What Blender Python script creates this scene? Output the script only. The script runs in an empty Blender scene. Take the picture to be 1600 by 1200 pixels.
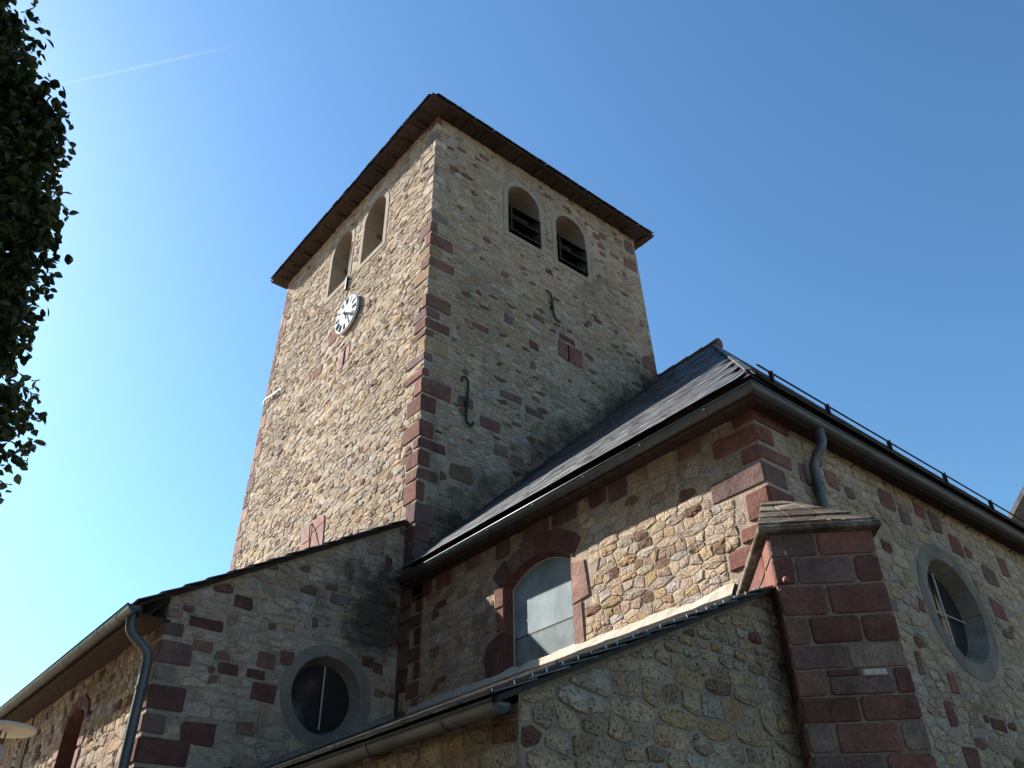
import bpy, bmesh, math, random
import numpy as np
from mathutils import Vector, Matrix
from mathutils.geometry import tessellate_polygon

ZO = 1.6                       # height of the eye above the ground; lengths below are relative to eye level
sc = bpy.context.scene
COL = sc.collection
R = random.Random(7)

# ------------------------------------------------------------------ camera, sky, sun, exposure
CR = Vector((0.774, -0.633, -0.014)); CU = Vector((-0.353, -0.450, 0.820)); CF = Vector((0.526, 0.630, 0.572))
CF.normalize(); CR = (CR - CF * CR.dot(CF)).normalized(); CU = CR.cross(CF)
cam = bpy.data.objects.new('camera', bpy.data.cameras.new('camera')); COL.objects.link(cam)
cam.matrix_world = Matrix(((CR.x, CU.x, -CF.x, 0), (CR.y, CU.y, -CF.y, 0), (CR.z, CU.z, -CF.z, ZO), (0, 0, 0, 1)))
cam.data.sensor_width = 36; cam.data.lens = 1326.05 / 1600 * 36
cam.data.clip_start = 0.05; cam.data.clip_end = 40000
sc.camera = cam

SUN = Vector((-1.0, 2.43, 1.85)).normalized()
elev = math.asin(SUN.z); azim = math.atan2(SUN.x, SUN.y)          # clockwise from +Y
world = bpy.data.worlds.new('World'); sc.world = world; world.use_nodes = True
wn = world.node_tree.nodes; wl = world.node_tree.links
sky = wn.new('ShaderNodeTexSky'); sky.sky_type = 'NISHITA'; sky.sun_disc = False
sky.sun_elevation = elev; sky.sun_rotation = azim
sky.altitude = 300; sky.air_density = 1.6; sky.dust_density = 1.0; sky.ozone_density = 6.0
bg = wn['Background']; bg.inputs[1].default_value = 0.051
gm = wn.new('ShaderNodeGamma'); gm.inputs[1].default_value = 1.2      # the camera's contrast in the blue
wb = wn.new('ShaderNodeMix'); wb.data_type = 'RGBA'; wb.blend_type = 'MULTIPLY'; wb.inputs[0].default_value = 1.0; wb.inputs[7].default_value = (.87, 1.02, 1.0, 1)   # white balance
wl.new(sky.outputs[0], gm.inputs[0]); wl.new(gm.outputs[0], wb.inputs[6]); wl.new(wb.outputs[2], bg.inputs[0])
sun = bpy.data.objects.new('sun', bpy.data.lights.new('sun', 'SUN')); COL.objects.link(sun)
sun.data.energy = 4.6; sun.data.angle = math.radians(0.53); sun.data.color = (1.0, 0.95, 0.88)
sun.rotation_euler = SUN.to_track_quat('Z', 'Y').to_euler(); sun.location = (-20, 50, 45)
sc.view_settings.view_transform = 'Standard'; sc.view_settings.look = 'None'
sc.view_settings.exposure = 1.5; sc.view_settings.gamma = 1.0
sc.cycles.max_bounces = 5; sc.cycles.diffuse_bounces = 3; sc.cycles.volume_bounces = 1

# ------------------------------------------------------------------ materials
def newmat(name):
    m = bpy.data.materials.new(name); m.use_nodes = True
    return m, m.node_tree.nodes, m.node_tree.links, m.node_tree.nodes['Principled BSDF']
def math_node(n, l, op, a, b=None, clamp=False):
    k = n.new('ShaderNodeMath'); k.operation = op; k.use_clamp = clamp
    for i, v in enumerate((a, b)):
        if v is None: continue
        if isinstance(v, (int, float)): k.inputs[i].default_value = v
        else: l.new(v, k.inputs[i])
    return k.outputs[0]
def noise(n, l, pos, scale, detail=5, rough=.6):
    k = n.new('ShaderNodeTexNoise'); k.inputs['Scale'].default_value = scale
    k.inputs['Detail'].default_value = detail; k.inputs['Roughness'].default_value = rough
    l.new(pos, k.inputs['Vector']); return k.outputs[0]
def remap(n, l, v, a, b, c, d):
    k = n.new('ShaderNodeMapRange'); l.new(v, k.inputs[0])
    for i, x in enumerate((a, b, c, d)): k.inputs[i + 1].default_value = x
    return k.outputs[0]
def mixc(n, l, fac, a, b, mode='MIX'):
    k = n.new('ShaderNodeMix'); k.data_type = 'RGBA'; k.blend_type = mode
    if isinstance(fac, (int, float)): k.inputs[0].default_value = fac
    else: l.new(fac, k.inputs[0])
    for i, v in ((6, a), (7, b)):
        if isinstance(v, tuple): k.inputs[i].default_value = (*v, 1)
        else: l.new(v, k.inputs[i])
    return k.outputs[2]
def rgbgrey(n, l, v):
    k = n.new('ShaderNodeCombineColor')
    for i in range(3): l.new(v, k.inputs[i])
    return k.outputs[0]
def add_bump(n, l, bs, parts):
    prev = None
    for h, dist, st in parts:
        k = n.new('ShaderNodeBump'); k.inputs['Distance'].default_value = dist; k.inputs['Strength'].default_value = st
        l.new(h, k.inputs['Height'])
        if prev: l.new(prev, k.inputs['Normal'])
        prev = k.outputs[0]
    l.new(prev, bs.inputs['Normal'])
def earthy(name, base=None, attr=True, rough=.92, var=(.72, 1.22), sc1=7., sc2=38., b1=.012, b2=.006, tint=None, stains=(), spec=.08, gapshade=0., pits=0., wash=0.):
    """rough mineral surface; colour from the 'col' attribute or a base colour, mottled, with relief and dark growth at named spots"""
    m, n, l, bs = newmat(name)
    geo = n.new('ShaderNodeNewGeometry'); pos = geo.outputs['Position']
    n1 = noise(n, l, pos, sc1, 6, .7); n2 = noise(n, l, pos, sc2, 6, .75)
    if attr:
        a = n.new('ShaderNodeAttribute'); a.attribute_name = 'col'; c = mixc(n, l, 1., a.outputs['Color'], (1.11, 1.045, 1.0), 'MULTIPLY')
    else:
        rgb = n.new('ShaderNodeRGB'); rgb.outputs[0].default_value = (*base, 1); c = rgb.outputs[0]
    if tint:
        c = mixc(n, l, remap(n, l, noise(n, l, pos, 2.3, 4), .42, .62, 0, 1), c, tint)
    v = math_node(n, l, 'MULTIPLY', remap(n, l, n1, .3, .7, *var), remap(n, l, n2, .3, .7, .74, 1.24))
    c = mixc(n, l, 1.0, c, rgbgrey(n, l, v), 'MULTIPLY')
    for kind, prm, col in stains:
        sp = n.new('ShaderNodeSeparateXYZ'); l.new(pos, sp.inputs[0])
        wob = remap(n, l, noise(n, l, pos, 1.7, 6, .7), .3, .7, -.55, .55)
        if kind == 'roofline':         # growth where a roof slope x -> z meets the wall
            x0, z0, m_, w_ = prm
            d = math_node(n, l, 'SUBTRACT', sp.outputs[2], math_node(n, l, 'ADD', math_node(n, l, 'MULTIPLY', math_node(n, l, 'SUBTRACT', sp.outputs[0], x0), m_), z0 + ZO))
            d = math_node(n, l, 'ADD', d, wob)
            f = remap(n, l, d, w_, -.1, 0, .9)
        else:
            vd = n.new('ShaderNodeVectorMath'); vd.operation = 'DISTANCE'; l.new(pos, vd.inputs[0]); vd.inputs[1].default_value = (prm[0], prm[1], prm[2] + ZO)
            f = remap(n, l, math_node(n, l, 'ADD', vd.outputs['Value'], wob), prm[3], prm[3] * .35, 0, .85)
        c = mixc(n, l, f, c, col)
    if wash:                           # slow tone changes and faint rain runs down the wall
        mp2 = n.new('ShaderNodeMapping'); l.new(pos, mp2.inputs[0]); mp2.inputs['Scale'].default_value = (5, 5, .35)
        w1 = remap(n, l, noise(n, l, pos, .55, 4, .6), .3, .7, 1 - wash, 1 + wash * .6); w2 = remap(n, l, noise(n, l, mp2.outputs[0], 1.0, 5, .65), .52, .72, 1, 1 - wash * 1.3)
        c = mixc(n, l, 1., c, rgbgrey(n, l, math_node(n, l, 'MULTIPLY', w1, w2)), 'MULTIPLY')
    if gapshade:                           # dark slits along the beds, shadow of the stone gaps painted as colour
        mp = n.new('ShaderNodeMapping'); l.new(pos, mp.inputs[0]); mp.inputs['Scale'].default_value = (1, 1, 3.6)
        cr = remap(n, l, noise(n, l, mp.outputs[0], 7.5, 5, .62), .64 - .05 * gapshade, .70, 0, .85)
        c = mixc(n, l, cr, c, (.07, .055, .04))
    l.new(c, bs.inputs['Base Color'])
    bs.inputs['Roughness'].default_value = rough; bs.inputs['Specular IOR Level'].default_value = spec
    if pits:
        vp = n.new('ShaderNodeTexVoronoi'); vp.inputs['Scale'].default_value = 46; l.new(mixc(n, l, .06, pos, rgbgrey(n, l, n2), 'ADD'), vp.inputs['Vector'])
        pt = remap(n, l, vp.outputs['Distance'], .12, .42, 0, 1)
        add_bump(n, l, bs, [(n1, b1 * 2.2, 1.), (n2, b2 * 2.6, 1.), (pt, .012 * pits, 1.)])
    else: add_bump(n, l, bs, [(n1, b1 * 2.2, 1.), (n2, b2 * 2.6, 1.)])
    return m
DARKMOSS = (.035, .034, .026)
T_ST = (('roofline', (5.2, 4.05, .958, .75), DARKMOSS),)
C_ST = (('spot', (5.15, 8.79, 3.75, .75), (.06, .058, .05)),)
STONE = earthy('rubble_stone', wash=.2, gapshade=.2, pits=.4, sc1=14, sc2=60, b1=.010, b2=.006, var=(.74, 1.26))
STONE_T = earthy('rubble_stone_tower', wash=.2, stains=T_ST, gapshade=.4, sc1=16, sc2=60, b1=.009, b2=.006)
STONE_C = earthy('rubble_stone_chapel', wash=.2, stains=C_ST, gapshade=.8, sc1=16, sc2=60, b1=.009, b2=.006)
MORT = (.51, .41, .315)
MORTAR = earthy('lime_mortar', MORT, False, wash=.2, tint=(.40, .33, .265), sc1=22, sc2=70, b1=.010, b2=.007)
MORTAR_T = earthy('lime_mortar_tower', MORT, False, wash=.22, tint=(.40, .33, .265), sc1=22, sc2=70, b1=.010, b2=.007, stains=T_ST, gapshade=.6)
MORTAR_C = earthy('lime_mortar_chapel', MORT, False, wash=.22, tint=(.38, .32, .26), sc1=22, sc2=70, b1=.010, b2=.007, stains=C_ST, gapshade=.9)
SAND = earthy('red_sandstone', var=(.66, 1.3), sc1=5, sc2=45, b1=.010, b2=.005, pits=.07, wash=.15)
ASHLAR = earthy('pale_dressed_stone', (.355, .295, .225), False, var=(.82, 1.1), sc1=4, sc2=60, b1=.006, b2=.003)
GREYSTONE = earthy('grey_dressed_stone', (.245, .22, .19), False, wash=.25, var=(.7, 1.15), sc1=4, sc2=60, b1=.006, b2=.003)
FILLET = earthy('cream_lime_fillet', (.56, .50, .41), False, var=(.8, 1.1), sc1=8, sc2=50, b1=.012, b2=.006)
LICHEN = earthy('lichen_coping', (.14, .105, .08), False, tint=(.36, .32, .25), var=(.4, 1.5), sc1=14, sc2=45, b1=.02, b2=.01)
GRAVEL = earthy('gravel_ground', (.27, .205, .145), False, tint=(.21, .16, .11), sc1=3, sc2=50)
def simple(name, col, rough=.6, metal=0., spec=.4, var=.18, scale=14., bump=.002, rand=0., cellvar=0.):
    m, n, l, bs = newmat(name)
    geo = n.new('ShaderNodeNewGeometry'); n1 = noise(n, l, geo.outputs['Position'], scale, 5)
    v = remap(n, l, n1, .3, .7, 1 - var, 1 + var)
    if rand:
        oi = n.new('ShaderNodeObjectInfo'); v = math_node(n, l, 'MULTIPLY', v, remap(n, l, oi.outputs['Random'], 0, 1, 1 - rand, 1 + rand))
    if cellvar:
        vo = n.new('ShaderNodeTexVoronoi'); vo.inputs['Scale'].default_value = 5.5; l.new(geo.outputs['Position'], vo.inputs['Vector'])
        sx = n.new('ShaderNodeSeparateColor'); l.new(vo.outputs['Color'], sx.inputs[0]); v = math_node(n, l, 'MULTIPLY', v, remap(n, l, sx.outputs[0], 0, 1, 1 - cellvar, 1 + cellvar))
    c = mixc(n, l, 1.0, col, rgbgrey(n, l, v), 'MULTIPLY')
    l.new(c, bs.inputs['Base Color']); bs.inputs['Roughness'].default_value = rough
    bs.inputs['Metallic'].default_value = metal; bs.inputs['Specular IOR Level'].default_value = spec
    if bump: add_bump(n, l, bs, [(n1, bump, .7)])
    return m
SLATE = simple('slate', (.066, .067, .072), .55, spec=.5, var=.4, scale=9, bump=.006, rand=.45, cellvar=.5)
WOOD = simple('weathered_brown_wood', (.052, .031, .021), .8, var=.35, scale=11, rand=.25)
LOUVRE = simple('blackened_louvre_wood', (.028, .023, .020), .85, var=.3)
ZINC = simple('zinc', (.10, .107, .11), .5, metal=.45, var=.2, scale=6)
STEEL = simple('stainless_hook', (.75, .76, .78), .22, metal=1., var=.05, bump=0)
IRON = simple('rusty_black_iron', (.030, .021, .018), .7, metal=.2, var=.4, scale=40)
WIRON = simple('pale_iron', (.62, .61, .58), .5, var=.1)
WHITE = simple('white_enamel', (.72, .73, .75), .9, spec=0., var=.04, bump=0)
DIALINK = simple('dark_dial_paint', (.07, .072, .08), .95, spec=0., var=.1, bump=0)
PANEL = simple('frosted_window_sheet', (.21, .265, .285), .7, spec=.2, var=.38, scale=2.2, bump=.003)
PANEL2 = simple('frosted_window_sheet_lower', (.185, .225, .23), .75, spec=.15, var=.28, scale=5, bump=.004)
DGLASS = simple('dark_glass', (.018, .020, .022), .12, spec=.6, var=.3, scale=4, bump=0)
LEAD = simple('pale_glazing_bar', (.42, .42, .40), .5, var=.1, bump=0)
DARK = simple('dark_interior', (.03, .027, .024), .95, var=.2)
PLASTIC = simple('grey_lamp_body', (.34, .35, .36), .45, var=.08, bump=0)
BARK = earthy('bark', (.085, .065, .048), False, sc1=9, sc2=40, b1=.04, b2=.01)
RTILE = simple('brown_ridge_tile', (.125, .066, .045), .8, var=.3)
def leafmat():
    m, n, l, bs = newmat('lime_leaf')
    oi = n.new('ShaderNodeNewGeometry')
    c = mixc(n, l, remap(n, l, noise(n, l, oi.outputs['Position'], 2.2, 3), .38, .66, 0, 1), (.017, .030, .009), (.042, .064, .016))
    l.new(c, bs.inputs['Base Color']); bs.inputs['Roughness'].default_value = .5; bs.inputs['Specular IOR Level'].default_value = .3
    tr = n.new('ShaderNodeBsdfTranslucent'); l.new(c, tr.inputs[0])
    mx = n.new('ShaderNodeMixShader'); mx.inputs[0].default_value = .15
    l.new(bs.outputs[0], mx.inputs[1]); l.new(tr.outputs[0], mx.inputs[2]); l.new(mx.outputs[0], n['Material Output'].inputs[0])
    return m
LEAF = leafmat()

# ------------------------------------------------------------------ object helpers
WL = {}
def tag(o, label=None, cat=None, group=None, kind=None):
    if label: o['label'] = label
    if cat: o['category'] = cat
    if group: o['group'] = group
    if kind: o['kind'] = kind
    return o
def thing(name, loc, label, cat, group=None):
    o = bpy.data.objects.new(name, None); COL.objects.link(o); o.empty_display_size = .3
    w = Vector((loc[0], loc[1], loc[2] + ZO)); o.location = w; WL[o.name] = w
    return tag(o, label, cat, group)
def link(o, parent, w):
    COL.objects.link(o)
    if parent: o.parent = parent; o.location = w - WL[parent.name]
    else: o.location = w
    WL[o.name] = w
    return o
def mk(name, verts, faces, mat, parent=None, cols=None, smooth=False, origin=None):
    a = np.array(verts, dtype=float); a[:, 2] += ZO
    c = (a.min(0) + a.max(0)) / 2 if origin is None else np.array([origin[0], origin[1], origin[2] + ZO])
    me = bpy.data.meshes.new(name); me.from_pydata((a - c).tolist(), [], faces)
    if cols is not None:
        at = me.attributes.new('col', 'FLOAT_COLOR', 'POINT')
        k = np.ones((len(a), 4), dtype=np.float32); k[:, :3] = np.array(cols).reshape(-1, 3)
        at.data.foreach_set('color', k.ravel())
    if smooth: me.polygons.foreach_set('use_smooth', [True] * len(me.polygons))
    me.materials.append(mat); me.update()
    return link(bpy.data.objects.new(name, me), parent, Vector(c))
def join(parts):
    V, F, n = [], [], 0
    for v, f in parts:
        V += list(v); F += [tuple(i + n for i in q) for q in f]; n += len(v)
    return V, F
def box(a, b, bev=0.):
    x0, y0, z0 = a; x1, y1, z1 = b
    v = [(x, y, z) for z in (z0, z1) for y in (y0, y1) for x in (x0, x1)]
    f = [(0, 2, 3, 1), (4, 5, 7, 6), (0, 1, 5, 4), (2, 6, 7, 3), (0, 4, 6, 2), (1, 3, 7, 5)]
    return bevel(v, f, bev) if bev else (v, f)
def bevel(v, f, off):
    bm = bmesh.new(); vs = [bm.verts.new(p) for p in v]
    for q in f: bm.faces.new([vs[i] for i in q])
    bmesh.ops.recalc_face_normals(bm, faces=bm.faces[:])
    bmesh.ops.bevel(bm, geom=bm.edges[:], offset=off, segments=1, affect='EDGES', profile=.5)
    bm.verts.index_update()
    V = [tuple(p.co) for p in bm.verts]; F = [tuple(p.index for p in q.verts) for q in bm.faces]; bm.free()
    return V, F
def obox(c, U, V, N, hu, hv, hn):
    c, U, V, N = map(Vector, (c, U, V, N))
    v = [tuple(c + U * (hu * su) + V * (hv * sv) + N * (hn * sn)) for sn in (-1, 1) for sv in (-1, 1) for su in (-1, 1)]
    return v, [(0, 2, 3, 1), (4, 5, 7, 6), (0, 1, 5, 4), (2, 6, 7, 3), (0, 4, 6, 2), (1, 3, 7, 5)]
def tube(path, r, n=10, caps=True):
    P = [Vector(p) for p in path]; V, F = [], []
    ref = Vector((0.31, 0.17, .93)); 
    for i, p in enumerate(P):
        t = ((P[min(i + 1, len(P) - 1)] - P[max(i - 1, 0)])).normalized()
        if abs(t.dot(ref)) > .95: a = t.cross(Vector((1, 0, 0))).normalized()
        else: a = t.cross(ref).normalized()
        if i and a.dot(pa) < 0: a = -a
        if i: a = (pa - t * pa.dot(t)).normalized()
        pa = a; b = t.cross(a)
        rr = r[i] if isinstance(r, (list, tuple)) else r
        V += [tuple(p + a * math.cos(2 * math.pi * k / n) * rr + b * math.sin(2 * math.pi * k / n) * rr) for k in range(n)]
    for i in range(len(P) - 1):
        for k in range(n):
            F.append((i * n + k, i * n + (k + 1) % n, (i + 1) * n + (k + 1) % n, (i + 1) * n + k))
    if caps: F += [tuple(range(n - 1, -1, -1)), tuple(range((len(P) - 1) * n, len(P) * n))]
    return V, F
def smoothpath(pts, it=2):
    P = [Vector(p) for p in pts]
    for _ in range(it):
        q = [P[0]]
        for a, b in zip(P, P[1:]): q += [a * .75 + b * .25, a * .25 + b * .75]
        P = q + [P[-1]]
    return P
def gutter(A, B, r=.07, out=(-1, 0, 0), n=9, caps=(True, True), mitre=0):
    """half-round gutter from A to B (points on its axis at lip height)"""
    A, B, o = Vector(A), Vector(B), Vector(out); z = Vector((0, 0, 1)); V, F = [], []
    segs = max(1, int((B - A).length / .7)); m = 0; back = (A - B).normalized()
    for s in range(segs + 1):
        p = A.lerp(B, s / segs); mi = mitre if s == 0 else 0
        for k in range(n):
            a = math.pi * k / (n - 1); V.append(tuple(p + (o + back * mi) * (r * math.cos(a)) - z * (r * math.sin(a))))
        for k in range(n - 1, -1, -1):
            a = math.pi * k / (n - 1); V.append(tuple(p + (o + back * mi) * ((r - .004) * math.cos(a)) - z * ((r - .004) * math.sin(a))))
    N = 2 * n
    for s in range(segs):
        for k in range(N): F.append((s * N + k, s * N + (k + 1) % N, (s + 1) * N + (k + 1) % N, (s + 1) * N + k))
    if caps[0]: F.append(tuple(range(n)))
    if caps[1]: F.append(tuple(range(segs * N, segs * N + n)))
    return V, F
class Wall:
    def __init__(s, O, U, N):
        s.O, s.U, s.N = Vector(O), Vector(U), Vector(N); s.flip = s.U.cross(Vector((0, 0, 1))).dot(s.N) < 0
    def p(s, u, v, d=0.): 
        q = s.O + s.U * u + s.N * d; return (q.x, q.y, q.z + v)
    def sheet(s, outer, holes=(), d=0.):
        loops = [[Vector((u, v, 0)) for u, v in lp] for lp in [outer, *holes]]
        tri = tessellate_polygon(loops); pts = [s.p(q.x, q.y, d) for lp in loops for q in lp]
        out = []
        for t in tri:
            a, b, c = (Vector(pts[i]) for i in t)
            out.append(tuple(t) if (b - a).cross(c - a).dot(s.N) > 0 else tuple(reversed(t)))
        return pts, out
    def prism(s, poly, d0, d1, bev=.008):
        """block face: polygon (u,v), back at d0, front at d1, edges eased"""
        if (area2(poly) > 0) == s.flip: poly = list(reversed(poly))
        n = len(poly); cu = sum(p[0] for p in poly) / n; cv = sum(p[1] for p in poly) / n
        ins = []
        for u, v in poly:
            L = math.hypot(u - cu, v - cv) or 1; k = 1 - min(.45, bev * 1.3 / L); ins.append((cu + (u - cu) * k, cv + (v - cv) * k))
        V = [s.p(u, v, d0) for u, v in poly] + [s.p(u, v, d1 - bev) for u, v in poly] + [s.p(u, v, d1) for u, v in ins]
        F = []
        for r_ in (0, 1):
            for i in range(n): j = (i + 1) % n; F.append((r_ * n + i, r_ * n + j, (r_ + 1) * n + j, (r_ + 1) * n + i))
        F.append(tuple(range(2 * n, 3 * n))); F.append(tuple(range(n - 1, -1, -1)))
        return V, F
def area2(p): return sum(p[i][0] * p[(i + 1) % len(p)][1] - p[(i + 1) % len(p)][0] * p[i][1] for i in range(len(p))) / 2
def rough_rect(u0, v0, u1, v1, j=.012, rng=R):
    w, h = u1 - u0, v1 - v0; c = min(w, h) * rng.uniform(.06, .16)
    pts = [(u0 + c, v0), (u1 - c, v0), (u1, v0 + c), (u1, v1 - c), (u1 - c, v1), (u0 + c, v1), (u0, v1 - c), (u0, v0 + c)]
    return [(u + rng.uniform(-j, j), v + rng.uniform(-j, j)) for u, v in pts]
def arch(u0, u1, v0, vs, rise, n=12):
    """opening outline, counter-clockwise: sill v0, springing vs, crown vs+rise"""
    c = (u0 + u1) / 2; h = (u1 - u0) / 2
    if rise >= h * .98: arc = [(c + h * math.cos(math.pi * k / n), vs + rise * math.sin(math.pi * k / n)) for k in range(n + 1)]
    else:
        r = (h * h + rise * rise) / (2 * rise); a0 = math.asin(h / r); cv = vs + rise - r
        arc = [(c + r * math.sin(a0 - 2 * a0 * k / n), cv + r * math.cos(a0 - 2 * a0 * k / n)) for k in range(n + 1)]
    return [(u0, v0), (u1, v0)] + arc
def circ(cu, cv, r, n=40): return [(cu + r * math.cos(2 * math.pi * k / n), cv + r * math.sin(2 * math.pi * k / n)) for k in range(n)]
def strip(w, A, dA, B, dB):
    n = len(A); V = [w.p(u, v, dA) for u, v in A] + [w.p(u, v, dB) for u, v in B]
    return V, [(i, (i + 1) % n, n + (i + 1) % n, n + i) for i in range(n)]

# ------------------------------------------------------------------ rubble masonry
def clip(poly, px, py, nx, ny):
    out = []; n = len(poly)
    D = [(p[0] - px) * nx + (p[1] - py) * ny for p in poly]
    for i in range(n):
        a, b = poly[i], poly[(i + 1) % n]; da, db = D[i], D[(i + 1) % n]
        if da <= 0: out.append(a)
        if (da < 0 < db) or (db < 0 < da):
            t = da / (da - db); out.append((a[0] + (b[0] - a[0]) * t, a[1] + (b[1] - a[1]) * t))
    return out
def cells(outline, hm, asp, excl, rng, K=1.75):
    us = [p[0] for p in outline]; vs = [p[1] for p in outline]
    u0, u1, v0, v1 = min(us) - .2, max(us) + .2, min(vs) - .1, max(vs) + .1
    seeds = []; v = v0
    while v < v1:
        h = hm * rng.choice((.6, .75, .9, 1, 1.15, 1.55)) * rng.uniform(.9, 1.1); u = u0 - rng.uniform(0, .3)
        while u < u1:
            w = h * rng.uniform(.75, 1.5) * asp
            if rng.random() < .12: w *= 1.6
            seeds.append((u + w / 2, v + h / 2 + rng.uniform(-.16, .16) * h)); u += w
        v += h
    g = {}; cs = hm * 2.2
    key = lambda p: (int(math.floor(p[0] / cs)), int(math.floor(p[1] * K / cs)))
    for i, p in enumerate(seeds): g.setdefault(key(p), []).append(i)
    oc = outline if area2(outline) > 0 else outline[::-1]
    E = []
    for i in range(len(oc)):
        a, b = oc[i], oc[(i + 1) % len(oc)]; L = math.hypot(b[0] - a[0], b[1] - a[1]); E.append((a[0], a[1], (b[1] - a[1]) / L, -(b[0] - a[0]) / L))
    res = []
    for i, (su, sv) in enumerate(seeds):
        if any((su - e[0]) * e[2] + (sv - e[1]) * e[3] > hm for e in E): continue
        y = sv * K; W = hm * 4
        poly = [(su - W, y - W), (su + W, y - W), (su + W, y + W), (su - W, y + W)]
        kx, ky = key((su, sv))
        nb = [j for dx in (-2, -1, 0, 1, 2) for dy in (-2, -1, 0, 1, 2) for j in g.get((kx + dx, ky + dy), ()) if j != i]
        nb.sort(key=lambda j: (seeds[j][0] - su) ** 2 + (seeds[j][1] * K - y) ** 2)
        for j in nb[:16]:
            dx, dy = seeds[j][0] - su, seeds[j][1] * K - y
            poly = clip(poly, su + dx / 2, y + dy / 2, dx, dy)
            if len(poly) < 3: break
        poly = [(a, b / K) for a, b in poly]
        for e in E: poly = clip(poly, *e)
        if len(poly) < 3: continue
        for x in excl:
            n = len(poly); cu = sum(p[0] for p in poly) / n; cv = sum(p[1] for p in poly) / n
            if x[0] == 'r':
                _, a, b, c, d = x; ds = (a - cu, b - cv, cu - c, cv - d); k = max(range(4), key=lambda q: ds[q])
                if ds[k] <= 0: poly = []; break
                if all(p[0] < a or p[0] > c or p[1] < b or p[1] > d for p in poly) and ds[k] > hm * 2: continue
                poly = clip(poly, *((a, 0, 1, 0), (0, b, 0, 1), (c, 0, -1, 0), (0, d, 0, -1))[k])
            else:
                _, a, b, r = x; L = math.hypot(cu - a, cv - b)
                if L <= r: poly = []; break
                if L > r + hm * 5: continue
                nx, ny = (cu - a) / L, (cv - b) / L; poly = clip(poly, a + nx * r, b + ny * r, -nx, -ny)
            if len(poly) < 3: poly = []; break
        if len(poly) >= 3 and abs(area2(poly)) > hm * hm * .16: res.append(poly)
    return res
def stone(w, poly, gap, h, col, rng):
    if (area2(poly) > 0) == w.flip: poly = list(reversed(poly))
    q = []
    n = len(poly)
    for i in range(n):
        a, b = poly[i], poly[(i + 1) % n]
        if math.hypot(a[0] - b[0], a[1] - b[1]) < .012: q.append(((a[0] + b[0]) / 2, (a[1] + b[1]) / 2)); continue
        t = rng.uniform(.07, .17); q += [(a[0] + (b[0] - a[0]) * t, a[1] + (b[1] - a[1]) * t), (b[0] + (a[0] - b[0]) * t, b[1] + (a[1] - b[1]) * t)]
    poly = q; n = len(poly)
    cu = sum(p[0] for p in poly) / n; cv = sum(p[1] for p in poly) / n
    tu, tv = rng.uniform(-1, 1) * h * 3, rng.uniform(-1, 1) * h * 5
    V = []; r0 = []
    for u, v in poly:
        L = math.hypot(u - cu, v - cv); k = 1 - min(.5, gap / max(L, .01)) * rng.uniform(.7, 1.5); r0.append((cu + (u - cu) * k, cv + (v - cv) * k))
    V += [w.p(u, v, -.012) for u, v in r0]
    V += [w.p(cu + (u - cu) * .97, cv + (v - cv) * .97, h * rng.uniform(.35, .85)) for u, v in r0]
    k2 = rng.uniform(.55, .78)
    V += [w.p(cu + (u - cu) * k2, cv + (v - cv) * k2, h * rng.uniform(.6, 1.35) + tu * (u - cu) + tv * (v - cv)) for u, v in r0]
    V.append(w.p(cu + rng.uniform(-.01, .01), cv, h * rng.uniform(.8, 1.45)))
    F = []
    for k in (0, 1):
        for i in range(n): j = (i + 1) % n; F.append((k * n + i, k * n + j, (k + 1) * n + j, (k + 1) * n + i))
    F += [(2 * n + i, 2 * n + (i + 1) % n, 3 * n) for i in range(n)]
    return V, F, col, (cu, cv), abs(area2(poly))
PAL = [((.50, .41, .305), 38), ((.44, .375, .305), 24), ((.45, .34, .21), 12), ((.47, .435, .39), 10), ((.36, .285, .215), 11), ((.21, .140, .10), 4), ((.185, .098, .080), 3), ((.38, .275, .22), 3)]
def pick(rng, pal=PAL, red=1.):
    wts = [w * (red if c[0] < .21 else 1) for c, w in pal]; c = rng.choices([c for c, _ in pal], wts)[0]; k = rng.uniform(.84, 1.14)
    return tuple(min(.62, x * k * rng.uniform(.97, 1.03)) for x in c)
def in_view(p):
    d = Vector(p); z = d.dot(CF)
    if z <= 0: return 0
    x, y = d.dot(CR) / z * 1326 + 800, -d.dot(CU) / z * 1326 + 600
    return 1 / d.length_squared if -40 < x < 1640 and -40 < y < 1240 else 0
def masonry(w, outline, excl, seed, hm=.115, asp=1.75, gap=.009, h=(.006, .02), red=1., colf=None):
    """all the stones of one wall as (verts, faces, colour, weight in view)"""
    rng = random.Random(seed); out = []
    for poly in cells(outline, hm, asp, excl, rng):
        col = pick(rng, red=red); hh = rng.uniform(*h)
        if col[0] < .21: hh *= 1.15
        V, F, c, (cu, cv), a = stone(w, poly, gap, hh, col, rng)
        if colf: c = colf(cu, cv, c, rng)
        P = Vector(w.p(cu, cv, 0)); f = max(0., -P.normalized().dot(w.N))
        out.append((V, F, c, a * f * in_view(P), w))
    return out
def lay(sets, nmax=300):
    """sets: [(wall part, stones, material)]; the stones that show largest become objects, the rest one part per wall"""
    flat = [(s[3], k, i) for k, (_, st, _m) in enumerate(sets) for i, s in enumerate(st)]
    flat.sort(reverse=True); top = {(k, i) for s, k, i in flat[:nmax] if s > 0}
    for k, (wp, st, m) in enumerate(sets):
        V, F, C, n = [], [], [], 0
        for i, (v, f, c, s, _) in enumerate(st):
            if (k, i) in top: mk('stone', v, f, m, wp, [c] * len(v))
            else:
                V += v; F += [tuple(x + n for x in q) for q in f]; C += [c] * len(v); n += len(v)
        if V: tag(mk('rubble', V, F, m, wp, C), kind='stuff')
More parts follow.
